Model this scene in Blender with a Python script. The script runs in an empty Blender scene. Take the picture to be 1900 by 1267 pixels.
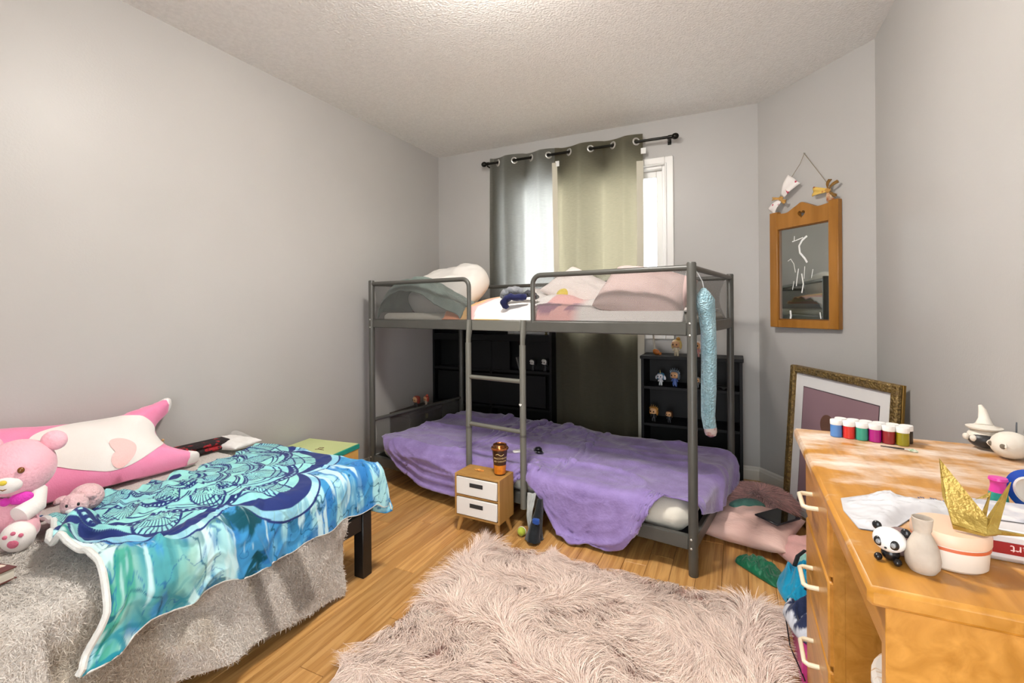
import bpy, bmesh, math, random
import numpy as np
from mathutils import Vector, Matrix, Euler
from mathutils.geometry import delaunay_2d_cdt

# ------------------------------------------------------------------ camera, world, light, exposure
S = bpy.context.scene
COL = S.collection
PI = math.pi
R = math.radians
CAM = (2.3275, -3.4166, 1.1211)
cam_d = bpy.data.cameras.new('camera')
cam = bpy.data.objects.new('camera', cam_d)
COL.objects.link(cam)
cam_d.sensor_fit = 'HORIZONTAL'
cam_d.sensor_width = 36.0
cam_d.lens = 874.32 / 1900 * 36.0
cam_d.shift_y = -(633.5 - 570.66) / 1900
cam_d.clip_start = 0.03
cam.location = CAM
cam.rotation_euler = (Matrix.Rotation(0.4451, 3, 'Z') @ Matrix.Rotation(PI / 2, 3, 'X') @ Matrix.Rotation(-0.0071, 3, 'Z')).to_euler()
S.camera = cam

S.view_settings.view_transform = 'Standard'
S.view_settings.look = 'None'
S.view_settings.gamma = 1.0
S.view_settings.use_curve_mapping = False
S.view_settings.exposure = 1.75

W = bpy.data.worlds.new('sky'); S.world = W
W.use_nodes = True
_bg = W.node_tree.nodes['Background']
_bg.inputs[0].default_value = (0.93, 0.97, 1.0, 1)
_bg.inputs[1].default_value = 2.6
LAMP_POS = (1.56, -2.08)
LAMP_STRENGTH = 68.0
LAMP_COLOR = (1.0, 0.955, 0.90)

# ------------------------------------------------------------------ small helpers
rng = np.random.default_rng(7)
random.seed(7)

def lin(h):
    if isinstance(h, str):
        h = h.lstrip('#')
        c = [int(h[i:i + 2], 16) / 255 for i in (0, 2, 4)]
    else:
        c = list(h)
    return [x / 12.92 if x <= 0.04045 else ((x + 0.055) / 1.055) ** 2.4 for x in c]

def hexa(h):
    return (*lin(h), 1.0)

_mats = {}
def M(name, col, rough=0.6, col2=None, nscale=6.0, detail=4.0, stretch=(1, 1, 1), bump=0.0, bscale=80.0, bdetail=3.0,
      metallic=0.0, spec=0.5, sheen=0.0, attr=None, rnd=0.0, trans=0.0, sharp=None, coat=0.0, voro=False, subsurf=0.0, emit=0.0):
    """procedural principled material: colour noise, per-object tone, bump"""
    if name in _mats: return _mats[name]
    m = bpy.data.materials.new(name); m.use_nodes = True
    nt = m.node_tree; N = nt.nodes; L = nt.links
    b = N['Principled BSDF']
    b.inputs['Roughness'].default_value = rough
    b.inputs['Metallic'].default_value = metallic
    b.inputs['Specular IOR Level'].default_value = spec
    if sheen: b.inputs['Sheen Weight'].default_value = sheen; b.inputs['Sheen Roughness'].default_value = 0.4
    if trans: b.inputs['Transmission Weight'].default_value = trans
    if coat: b.inputs['Coat Weight'].default_value = coat
    tc = N.new('ShaderNodeTexCoord'); mp = N.new('ShaderNodeMapping')
    mp.inputs['Scale'].default_value = stretch
    L.new(tc.outputs['Object'], mp.inputs['Vector'])
    src = None
    if attr:
        a = N.new('ShaderNodeAttribute'); a.attribute_name = attr
        src = a.outputs['Color']
    if col2 is not None or src is None:
        c1 = hexa(col)
        if col2 is None:
            rgb = N.new('ShaderNodeRGB'); rgb.outputs[0].default_value = c1
            out = rgb.outputs[0]
        else:
            nz = N.new('ShaderNodeTexNoise'); nz.inputs['Scale'].default_value = nscale; nz.inputs['Detail'].default_value = detail
            L.new(mp.outputs[0], nz.inputs['Vector'])
            rp = N.new('ShaderNodeValToRGB')
            lo, hi = sharp if sharp else (0.35, 0.65)
            rp.color_ramp.elements[0].position = lo; rp.color_ramp.elements[1].position = hi
            rp.color_ramp.elements[0].color = c1; rp.color_ramp.elements[1].color = hexa(col2)
            L.new(nz.outputs['Fac'], rp.inputs['Fac'])
            out = rp.outputs['Color']
        if src is not None:
            mx = N.new('ShaderNodeMix'); mx.data_type = 'RGBA'; mx.blend_type = 'MULTIPLY'; mx.inputs[0].default_value = 1.0
            L.new(src, mx.inputs[6]); L.new(out, mx.inputs[7]); src = mx.outputs[2]
        else:
            src = out
    if rnd:
        oi = N.new('ShaderNodeObjectInfo'); hs = N.new('ShaderNodeHueSaturation')
        mr = N.new('ShaderNodeMapRange'); mr.inputs[3].default_value = 1 - rnd; mr.inputs[4].default_value = 1 + rnd
        L.new(oi.outputs['Random'], mr.inputs[0]); L.new(mr.outputs[0], hs.inputs['Value'])
        L.new(src, hs.inputs['Color']); src = hs.outputs['Color']
    L.new(src, b.inputs['Base Color'])
    if emit:
        L.new(src, b.inputs['Emission Color']); b.inputs['Emission Strength'].default_value = emit
    if bump:
        if voro:
            bz = N.new('ShaderNodeTexVoronoi'); bz.inputs['Scale'].default_value = bscale; bo = bz.outputs['Distance']
        else:
            bz = N.new('ShaderNodeTexNoise'); bz.inputs['Scale'].default_value = bscale; bz.inputs['Detail'].default_value = bdetail; bo = bz.outputs['Fac']
        L.new(mp.outputs[0], bz.inputs['Vector'])
        bp = N.new('ShaderNodeBump'); bp.inputs['Strength'].default_value = bump; bp.inputs['Distance'].default_value = 0.01
        L.new(bo, bp.inputs['Height']); L.new(bp.outputs[0], b.inputs['Normal'])
    _mats[name] = m
    return m

def fabric(name, col, col2=None, **k):
    d = dict(rough=0.9, spec=0.15, sheen=0.25, bump=0.25, bscale=260, nscale=30)
    d.update(k)
    return M(name, col, col2=col2, **d)

class MB:
    """collects shapes for ONE mesh"""
    def __init__(s): s.v = []; s.f = []
    def add(s, v, f):
        o = len(s.v); s.v.extend([tuple(map(float, p)) for p in v]); s.f.extend([tuple(int(i) + o for i in q) for q in f]); return s
    def xf(s, mat, start=0):
        for i in range(start, len(s.v)):
            s.v[i] = tuple(mat @ Vector(s.v[i]))
        return s
    def box(s, lo, hi, bev=0.0, rot=None, piv=None):
        lo = np.array(lo, float); hi = np.array(hi, float); c = (lo + hi) / 2; h = (hi - lo) / 2
        b = min(bev, h.min() * 0.95)
        V = []; F = []
        if b <= 0:
            for sx in (-1, 1):
                for sy in (-1, 1):
                    for sz in (-1, 1): V.append(c + h * (sx, sy, sz))
            F = [(0, 1, 3, 2), (4, 6, 7, 5), (0, 4, 5, 1), (2, 3, 7, 6), (0, 2, 6, 4), (1, 5, 7, 3)]
        else:
            idx = {}
            for sx in (-1, 1):
                for sy in (-1, 1):
                    for sz in (-1, 1):
                        sg = np.array((sx, sy, sz))
                        for ax in range(3):
                            hh = h - b; hh = hh.copy(); hh[ax] = h[ax]
                            idx[(sx, sy, sz, ax)] = len(V); V.append(c + hh * sg)
            for ax in range(3):
                o1, o2 = [(1, 2), (2, 0), (0, 1)][ax]
                for sg in (-1, 1):
                    q = []
                    for a, bb in ((-1, -1), (1, -1), (1, 1), (-1, 1)):
                        k = [0, 0, 0]; k[ax] = sg; k[o1] = a; k[o2] = bb
                        q.append(idx[(*k, ax)])
                    F.append(tuple(q) if sg > 0 else tuple(q[::-1]))
            for ax in range(3):
                o1, o2 = [(1, 2), (2, 0), (0, 1)][ax]
                for a in (-1, 1):
                    for bb in (-1, 1):
                        k0 = [0, 0, 0]; k0[o1] = a; k0[o2] = bb
                        k1 = list(k0); k0[ax] = -1; k1[ax] = 1
                        q = (idx[(*k0, o1)], idx[(*k1, o1)], idx[(*k1, o2)], idx[(*k0, o2)])
                        F.append(q if a * bb < 0 else q[::-1])
            for sx in (-1, 1):
                for sy in (-1, 1):
                    for sz in (-1, 1):
                        q = tuple(idx[(sx, sy, sz, a)] for a in range(3))
                        F.append(q if sx * sy * sz > 0 else q[::-1])
        if rot is not None:
            rm = Euler(rot).to_matrix(); p = Vector(piv if piv is not None else c)
            V = [rm @ (Vector(q) - p) + p for q in V]
        return s.add(V, F)
    def tube(s, pts, r, n=12, caps=True, closed=False, flat=1.0):
        P = [Vector(p) for p in pts]; m = len(P)
        rr = [r] * m if not hasattr(r, '__len__') else list(r)
        T = []
        for i in range(m):
            a = P[(i - 1) % m] if (closed or i > 0) else P[i]; b = P[(i + 1) % m] if (closed or i < m - 1) else P[i]
            T.append((b - a).normalized())
        up = Vector((0, 0, 1)) if abs(T[0].z) < 0.9 else Vector((1, 0, 0))
        u = (up - T[0] * up.dot(T[0])).normalized()
        V = []
        for i in range(m):
            u = (u - T[i] * u.dot(T[i])).normalized(); w = T[i].cross(u)
            for k in range(n):
                t = 2 * PI * k / n
                V.append(P[i] + (u * math.cos(t) * flat + w * math.sin(t)) * rr[i])
        F = []
        for i in range(m if closed else m - 1):
            j = (i + 1) % m
            for k in range(n):
                l = (k + 1) % n
                F.append((i * n + k, i * n + l, j * n + l, j * n + k))
        if caps and not closed:
            F.append(tuple(range(n))[::-1]); F.append(tuple((m - 1) * n + k for k in range(n)))
        return s.add(V, F)
    def lathe(s, prof, n=32, c=(0, 0, 0), rot=None, caps=True, sx=1.0, sy=1.0):
        V = []; F = []
        for r, z in prof:
            for k in range(n):
                t = 2 * PI * k / n
                V.append(Vector((r * math.cos(t) * sx, r * math.sin(t) * sy, z)))
        for i in range(len(prof) - 1):
            for k in range(n):
                l = (k + 1) % n
                F.append((i * n + k, i * n + l, (i + 1) * n + l, (i + 1) * n + k))
        if caps:
            F.append(tuple(range(n))[::-1]); F.append(tuple((len(prof) - 1) * n + k for k in range(n)))
        if rot is not None:
            rm = Euler(rot).to_matrix(); V = [rm @ v for v in V]
        c = Vector(c)
        return s.add([v + c for v in V], F)
    def ell(s, c, r, rot=None, nu=20, nv=12, e=2.0):
        V = []; F = []
        if not hasattr(r, '__len__'): r = (r, r, r)
        p = 2.0 / e
        sp = lambda x: math.copysign(abs(x) ** p, x)
        for i in range(1, nv):
            ph = -PI / 2 + PI * i / nv
            for k in range(nu):
                t = 2 * PI * k / nu
                V.append(Vector((sp(math.cos(ph)) * sp(math.cos(t)) * r[0], sp(math.cos(ph)) * sp(math.sin(t)) * r[1], sp(math.sin(ph)) * r[2])))
        V.append(Vector((0, 0, -r[2]))); V.append(Vector((0, 0, r[2])))
        for i in range(nv - 2):
            for k in range(nu):
                l = (k + 1) % nu
                F.append((i * nu + k, i * nu + l, (i + 1) * nu + l, (i + 1) * nu + k))
        b = len(V) - 2
        for k in range(nu):
            l = (k + 1) % nu
            F.append((b, l, k)); F.append((b + 1, (nv - 2) * nu + k, (nv - 2) * nu + l))
        if rot is not None:
            rm = Euler(rot).to_matrix(); V = [rm @ v for v in V]
        c = Vector(c)
        return s.add([v + c for v in V], F)
    def grid(s, G, flip=False):
        n, m = G.shape[:2]; V = G.reshape(-1, 3); i = np.arange(n * m).reshape(n, m)
        q = np.stack([i[:-1, :-1], i[1:, :-1], i[1:, 1:], i[:-1, 1:]], -1).reshape(-1, 4)
        if flip: q = q[:, ::-1]
        return s.add(V, q)
    def prism(s, poly, z0, z1):
        n = len(poly)
        V = [(x, y, z0) for x, y in poly] + [(x, y, z1) for x, y in poly]
        F = [tuple(range(n))[::-1], tuple(range(n, 2 * n))] + [(i, (i + 1) % n, n + (i + 1) % n, n + i) for i in range(n)]
        return s.add(V, F)
    def poly(s, pts): return s.add(pts, [tuple(range(len(pts)))])
    def mesh(s, name, smooth=True, ang=40):
        me = bpy.data.meshes.new(name); me.from_pydata(s.v, [], s.f); me.update()
        bm = bmesh.new(); bm.from_mesh(me); bmesh.ops.recalc_face_normals(bm, faces=bm.faces); bm.to_mesh(me); bm.free()
        if smooth:
            me.polygons.foreach_set('use_smooth', [True] * len(me.polygons)); me.set_sharp_from_angle(angle=R(ang))
        return me

def obj(name, mb, mat, parent=None, smooth=True, ang=40, loc=None, rot=None):
    me = mb.mesh(name, smooth, ang) if isinstance(mb, MB) else mb
    if mat is not None and not me.materials: me.materials.append(mat)
    o = bpy.data.objects.new(name, me); COL.objects.link(o)
    if parent is not None: o.parent = parent
    if loc is not None: o.location = loc
    if rot is not None: o.rotation_euler = rot
    return o

def tag(o, label, cat, group=None):
    o['label'] = label; o['category'] = cat
    if group: o['group'] = group
    return o

def thing(name, label, cat, loc=(0, 0, 0), rotz=0.0, group=None, rot=None):
    o = bpy.data.objects.new(name, None); COL.objects.link(o)
    o.empty_display_size = 0.05
    o.location = loc; o.rotation_euler = rot if rot is not None else (0, 0, rotz)
    return tag(o, label, cat, group)

def struct(name, mb, mat, parent=None, **k):
    o = obj(name, mb, mat, parent, **k)
    if parent is None: o['kind'] = 'structure'
    return o

def npmesh(name, V, F, col=None, smooth=True):
    """fast mesh from arrays; F is (n,k); col is per-vertex rgb (linear)"""
    V = np.asarray(V, np.float32).reshape(-1, 3); F = np.asarray(F, np.int32); k = F.shape[1]
    me = bpy.data.meshes.new(name)
    me.vertices.add(len(V)); me.vertices.foreach_set('co', V.ravel())
    me.loops.add(F.size); me.loops.foreach_set('vertex_index', F.ravel())
    me.polygons.add(len(F)); me.polygons.foreach_set('loop_start', np.arange(0, F.size, k, dtype=np.int32))
    me.polygons.foreach_set('loop_total', np.full(len(F), k, np.int32))
    me.update(calc_edges=True)
    if col is not None:
        a = me.color_attributes.new('Col', 'FLOAT_COLOR', 'POINT')
        c = np.ones((len(V), 4), np.float32); c[:, :3] = np.asarray(col).reshape(-1, 3)
        a.data.foreach_set('color', c.ravel())
    if smooth: me.polygons.foreach_set('use_smooth', np.ones(len(F), bool))
    me.validate()
    return me

def gridmesh(name, G, col=None, flip=False):
    n, m = G.shape[:2]; i = np.arange(n * m).reshape(n, m)
    q = np.stack([i[:-1, :-1], i[1:, :-1], i[1:, 1:], i[:-1, 1:]], -1).reshape(-1, 4)
    if flip: q = q[:, ::-1]
    return npmesh(name, G.reshape(-1, 3), q, None if col is None else col.reshape(-1, 3))

def solid(o, t, sub=0, off=-1):
    if sub:
        s = o.modifiers.new('sub', 'SUBSURF'); s.levels = sub; s.render_levels = sub
    if t:
        m = o.modifiers.new('solid', 'SOLIDIFY'); m.thickness = t; m.offset = off
    return o

# numpy value noise ---------------------------------------------------------------------------
def vnoise(x, y, seed=0):
    x = np.asarray(x, float); y = np.asarray(y, float)
    xi = np.floor(x).astype(np.int64); yi = np.floor(y).astype(np.int64)
    fx = x - xi; fy = y - yi
    fx = fx * fx * fx * (fx * (fx * 6 - 15) + 10); fy = fy * fy * fy * (fy * (fy * 6 - 15) + 10)
    def h(a, b):
        n = (a * 374761393 + b * 668265263 + seed * 982451653) & 0x7fffffff
        n = ((n ^ (n >> 13)) * 1274126177) & 0x7fffffff
        return ((n ^ (n >> 16)) & 0xffff) / 65535.0
    a = h(xi, yi); b = h(xi + 1, yi); c = h(xi, yi + 1); d = h(xi + 1, yi + 1)
    return (a * (1 - fx) + b * fx) * (1 - fy) + (c * (1 - fx) + d * fx) * fy
def fbm(x, y, seed=0, o=4):
    s = 0; a = 0.5; t = 0
    for k in range(o):
        s = s + a * vnoise(x * 2 ** k, y * 2 ** k, seed + k * 17); t += a; a *= 0.5
    return s / t
def sm(a, b, x):
    t = np.clip((np.asarray(x, float) - a) / (b - a), 0, 1); return t * t * (3 - 2 * t)

# inflated outline (cushions, plush shapes) -----------------------------------------------------
def smooth_outline(pts, n=120):
    """closed Catmull-Rom"""
    P = np.array(pts, float); k = len(P); out = []
    for i in range(k):
        p0, p1, p2, p3 = P[i - 1], P[i], P[(i + 1) % k], P[(i + 2) % k]
        for t in np.linspace(0, 1, max(2, n // k), endpoint=False):
            out.append(0.5 * ((2 * p1) + (-p0 + p2) * t + (2 * p0 - 5 * p1 + 4 * p2 - p3) * t * t + (-p0 + 3 * p1 - 3 * p2 + p3) * t ** 3))
    return np.array(out)
def seg_dist(Q, O):
    A = O; B = np.roll(O, -1, 0); d = np.full(len(Q), 1e9)
    for a, b in zip(A, B):
        ab = b - a; t = np.clip(((Q - a) @ ab) / (ab @ ab + 1e-12), 0, 1)
        d = np.minimum(d, np.hypot(*(Q - (a + t[:, None] * ab)).T))
    return d
def inside(Q, O):
    x, y = Q[:, 0], Q[:, 1]; r = np.zeros(len(Q), bool)
    for a, b in zip(O, np.roll(O, -1, 0)):
        c = ((a[1] > y) != (b[1] > y)) & (x < (b[0] - a[0]) * (y - a[1]) / (b[1] - a[1] + 1e-15) + a[0]); r ^= c
    return r
def tri_fill(O, step):
    lo = O.min(0); hi = O.max(0)
    gx, gy = np.meshgrid(np.arange(lo[0], hi[0], step), np.arange(lo[1], hi[1], step))
    Q = np.stack([gx.ravel(), gy.ravel()], 1); Q = Q + (np.arange(len(Q))[:, None] % 2) * 0.001 * step
    Q = Q[inside(Q, O)]; Q = Q[seg_dist(Q, O) > step * 0.5]
    P = np.vstack([O, Q]); n = len(O)
    r = delaunay_2d_cdt([Vector(p) for p in P], [(i, (i + 1) % n) for i in range(n)], [], 1, 1e-6)
    return np.array([tuple(v) for v in r[0]]), [tuple(f) for f in r[2]]
def inflate(outline, T, Rr, step, body=None, lift=0.0, back=True):
    """outline (2d) -> puffy MB in xy with z thickness"""
    O = np.array(outline, float)
    P, F = tri_fill(O, step)
    d = seg_dist(P, np.array(body if body is not None else O, float))
    k = np.clip(d / Rr, 0, 1); h = T * np.sqrt(np.clip(1 - (1 - k) ** 2, 0, 1)) + lift
    mb = MB(); mb.add(np.c_[P, h], F)
    if back: mb.add(np.c_[P, -h], [f[::-1] for f in F])
    return mb
def weld(mb, name, dist=1e-5, **k):
    me = mb.mesh(name, **k)
    bm = bmesh.new(); bm.from_mesh(me); bmesh.ops.remove_doubles(bm, verts=bm.verts, dist=dist)
    bmesh.ops.recalc_face_normals(bm, faces=bm.faces); bm.to_mesh(me); bm.free()
    return me

def cushion(w, d, h, n=36, p=2.4, wr=0.0, seed=1, pinch=0.06, rnd=0.0):
    u = np.sin(np.linspace(-1, 1, n) * PI / 2); U, V = np.meshgrid(u, u, indexing='ij')
    prof = np.sqrt(np.clip((1 - np.abs(U) ** p) * (1 - np.abs(V) ** p), 0, 1)) ** 0.85
    X = U * w / 2 * (1 - pinch * (1 - V ** 2)); Y = V * d / 2 * (1 - pinch * (1 - U ** 2))
    X = X * (1 - rnd * U * U * V * V); Y = Y * (1 - rnd * U * U * V * V)
    nz = (fbm(U * 3 + 5, V * 3 + 9, seed) - 0.5) * wr
    top = np.stack([X, Y, prof * h / 2 + nz * prof], -1)
    bot = np.stack([X, Y, -prof * h / 2 + nz * 0.3 * prof], -1)
    mb = MB(); mb.grid(top, flip=False); mb.grid(bot, flip=True)
    return mb

# fur ribbons -----------------------------------------------------------------------------------
def fur(P, Nrm, D, length, width, droop=0.5, seg=3, col=(0.6, 0.4, 0.35), cvar=0.12, seed=3):
    """P roots, Nrm normals, D lean directions (unit, tangent); returns mesh arrays"""
    r = np.random.default_rng(seed); n = len(P)
    Ln = length if hasattr(length, '__len__') else np.full(n, length)
    side = np.cross(D, Nrm); side /= np.linalg.norm(side, axis=1, keepdims=True) + 1e-9
    a = r.uniform(0, 2 * PI, n)
    side = side * np.cos(a)[:, None] + Nrm * np.sin(a)[:, None] * 0.5
    rows = []
    for k in range(seg + 1):
        t = k / seg
        c = P + Nrm * (Ln * (t - droop * t * t))[:, None] + D * (Ln * (0.25 * t + 0.75 * t * t))[:, None]
        w = width * (1 - 0.85 * t)
        rows.append(c - side * w); rows.append(c + side * w)
    V = np.stack(rows, 1)   # n, 2(seg+1), 3
    base = (np.arange(n) * 2 * (seg + 1))[:, None]
    F = np.concatenate([base + np.array([[2 * k, 2 * k + 1, 2 * k + 3, 2 * k + 2]]) for k in range(seg)], 0)
    c = np.array(col)[None] * (1 + r.normal(0, cvar, (n, 1)))
    C = np.repeat(np.clip(c, 0, 1)[:, None, :], 2 * (seg + 1), 1)
    return V.reshape(-1, 3), F, C.reshape(-1, 3)

# cloth drape (position based) ------------------------------------------------------------------
def drape(P, rest, coll, steps=90, iters=10, damp=0.96, fric=0.6, grav=0.0012, bend=0.25, pin=None, slack=0.0, seed=0):
    """P (n,m,3) start positions, rest (n,m,2 or 3) rest layout, coll(P)->(penetration depth>0, normal)"""
    P = P.copy(); O = P.copy(); rg = np.random.default_rng(seed)
    n, m = P.shape[:2]
    def pairs(di, dj):
        out = []
        span_i = abs(di); span_j = abs(dj)
        if di and not dj: ph = [(slice(k, None, 2 * di), None) for k in range(di)]
        sets = []
        step = 2 * max(di, abs(dj))
        axis = 0 if di else 1
        ln = n if axis == 0 else m
        for k in range(step):
            idx = np.arange(k, ln - max(di if axis == 0 else abs(dj), 1), step)
            idx = idx[(idx + (di if axis == 0 else dj)) < ln]
            if len(idx) == 0: continue
            if axis == 0:
                if dj >= 0: a = (slice(idx[0], idx[-1] + 1, step), slice(0, m - dj)); b = (slice(idx[0] + di, idx[-1] + di + 1, step), slice(dj, m))
                else: a = (slice(idx[0], idx[-1] + 1, step), slice(-dj, m)); b = (slice(idx[0] + di, idx[-1] + di + 1, step), slice(0, m + dj))
            else:
                a = (slice(0, n), slice(idx[0], idx[-1] + 1, step)); b = (slice(0, n), slice(idx[0] + dj, idx[-1] + dj + 1, step))
            l = np.linalg.norm(rest[a] - rest[b], axis=-1)
            sets.append((a, b, l))
        return sets
    cons = []
    for (di, dj, st) in ((1, 0, 1.0), (0, 1, 1.0), (1, 1, 0.5), (1, -1, 0.5), (2, 0, bend), (0, 2, bend)):
        for a, b, l in pairs(di, dj):
            f = 1 + slack * rg.uniform(-0.3, 1, l.shape) if max(di, abs(dj)) == 1 else 1
            cons.append((a, b, l * f, st))
    for s_ in range(steps):
        V = (P - O) * damp; O = P.copy(); P = P + V; P[..., 2] -= grav
        for it in range(iters):
            for a, b, l, st in cons:
                d = P[b] - P[a]; ln = np.sqrt((d * d).sum(-1)) + 1e-9
                c = d * ((0.5 * st) * (ln - l) / ln)[..., None]
                P[a] += c; P[b] -= c
            if pin is not None: P[pin[0]] = pin[1]
            if it % 3 == 2 or it == iters - 1:
                pen, nr = coll(P)
                hit = pen > 0
                if hit.any():
                    P[hit] += nr[hit] * pen[hit][:, None]
                    dv = P[hit] - O[hit]; nn = nr[hit]
                    tn = dv - nn * (dv * nn).sum(-1, keepdims=True)
                    P[hit] -= tn * (fric / max(1, iters / 3))
    return P

def c_box(lo, hi, r, mat=None):
    """rounded box collider (optionally in the frame given by 4x4 mat)"""
    c = (np.array(lo) + np.array(hi)) / 2; h = (np.array(hi) - np.array(lo)) / 2 - r
    if mat is not None:
        Rm = np.array(mat.to_3x3()); T = np.array(mat.translation)
    def f(P):
        Q = P if mat is None else (P - T) @ Rm
        q = Q - c; a = np.abs(q) - h
        o = np.maximum(a, 0); od = np.sqrt((o * o).sum(-1))
        ind = np.minimum(a.max(-1), 0)
        d = od + ind - r
        nr = np.where((od > 1e-9)[..., None], np.sign(q) * o / (od[..., None] + 1e-12), 0)
        mx = np.eye(3)[a.argmax(-1)] * np.sign(q)
        nr = np.where((od > 1e-9)[..., None], nr, mx)
        if mat is not None: nr = nr @ Rm.T
        return -d, nr
    return f
def c_plane(z=0.0):
    def f(P):
        nr = np.zeros_like(P); nr[..., 2] = 1
        return z - P[..., 2], nr
    return f
def c_ell(c, r):
    c = np.array(c, float); r = np.array(r, float)
    def f(P):
        q = (P - c) / r; l = np.sqrt((q * q).sum(-1)) + 1e-9
        nr = q / r; nr /= np.linalg.norm(nr, axis=-1, keepdims=True) + 1e-9
        return (1 - l) * r.min(), nr
    return f
def c_all(*fs):
    def f(P):
        bp, bn = fs[0](P)
        for g in fs[1:]:
            p, nn = g(P); k = p > bp
            bp = np.where(k, p, bp); bn = np.where(k[..., None], nn, bn)
        return bp, bn
    return f

def text_mesh(body, size, depth=0.0004, align='CENTER'):
    cu = bpy.data.curves.new('lettering', 'FONT'); cu.body = body; cu.size = size; cu.extrude = depth
    cu.align_x = align; cu.align_y = 'CENTER'; cu.resolution_u = 2
    t = bpy.data.objects.new('lettering', cu); COL.objects.link(t)
    bpy.context.view_layer.update()
    me = bpy.data.meshes.new_from_object(t)
    bpy.data.objects.remove(t); bpy.data.curves.remove(cu)
    me.name = 'lettering'
    return me

# ------------------------------------------------------------------ room
RW = 2.945          # right wall
BX = 2.4567         # back wall right end
BYC = -0.569        # angled wall ends
CH = 2.423
YF = -4.25          # front wall (behind the camera)
TH = 0.12

def wall_mat():
    m = M('grey_wall_paint', '#b4b1ad', rough=0.42, col2='#b9b6b2', nscale=1.3, bump=0.05, bscale=120, spec=0.35)
    return m
wp = wall_mat()
ceil_m = M('popcorn_ceiling', '#eeece8', rough=0.95, col2='#e6e4e0', nscale=60, bump=0.7, bscale=95, bdetail=6, spec=0.1)
trim_m = M('white_trim_paint', '#dedbd2', rough=0.4)

struct('wall_left', MB().box((-TH, YF, 0), (0, 0.0, CH)), wp, smooth=False)
WX0, WX1, WZ0, WZ1 = 0.72, 1.885, 0.95, 2.105
wb = MB()
wb.box((-TH, 0, 0), (WX0, TH, CH)); wb.box((WX1, 0, 0), (BX + 0.02, TH, CH))
wb.box((WX0, 0, 0), (WX1, TH, WZ0)); wb.box((WX0, 0, WZ1), (WX1, TH, CH))
struct('wall_back', wb, wp, smooth=False)
ad = Vector((RW - BX, BYC, 0)); al = ad.length; ad.normalize(); an = Vector((ad.y, -ad.x, 0))   # an points into the room
wa = MB().prism([(BX, 0), (RW, BYC), (RW - an.x * TH, BYC - an.y * TH), (BX - an.x * TH, -an.y * TH)], 0, CH)
struct('wall_corner', wa, wp, smooth=False)
struct('wall_right', MB().box((RW, YF, 0), (RW + TH, BYC, CH)), wp, smooth=False)
DX0, DX1, DZ = 1.75, 2.62, 2.05      # unseen doorway, added behind the camera to let in soft fill light
wf = MB().box((-TH, YF - TH, 0), (DX0, YF, CH)).box((DX1, YF - TH, 0), (RW + TH, YF, CH)).box((DX0, YF - TH, DZ), (DX1, YF, CH))
struct('wall_front', wf, wp, smooth=False)
struct('ceiling', MB().box((-TH, YF - TH, CH), (RW + TH, TH, CH + 0.1)), ceil_m, smooth=False)

def baseboard(name, p, q, nrm):
    p = Vector(p); q = Vector(q); d = (q - p); l = d.length; d.normalize(); n = Vector(nrm)
    prof = [(0, 0), (0.014, 0), (0.014, 0.06), (0.010, 0.068), (0.010, 0.078), (0.005, 0.085), (0, 0.085)]
    V = []; k = len(prof)
    for e in (p, q):
        for a, z in prof: V.append(e + n * a + Vector((0, 0, z)))
    F = [(i, (i + 1) % k, k + (i + 1) % k, k + i) for i in range(k)] + [tuple(range(k)), tuple(range(k, 2 * k))]
    struct(name, MB().add(V, F), trim_m, ang=25)
baseboard('baseboard_left', (0, YF, 0), (0, 0, 0), (1, 0, 0))
baseboard('baseboard_back', (0.014, 0, 0), (BX, 0, 0), (0, -1, 0))
baseboard('baseboard_corner', (BX, 0, 0), (RW, BYC, 0), an)
baseboard('baseboard_right', (RW, YF, 0), (RW, BYC, 0), (-1, 0, 0))

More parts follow.
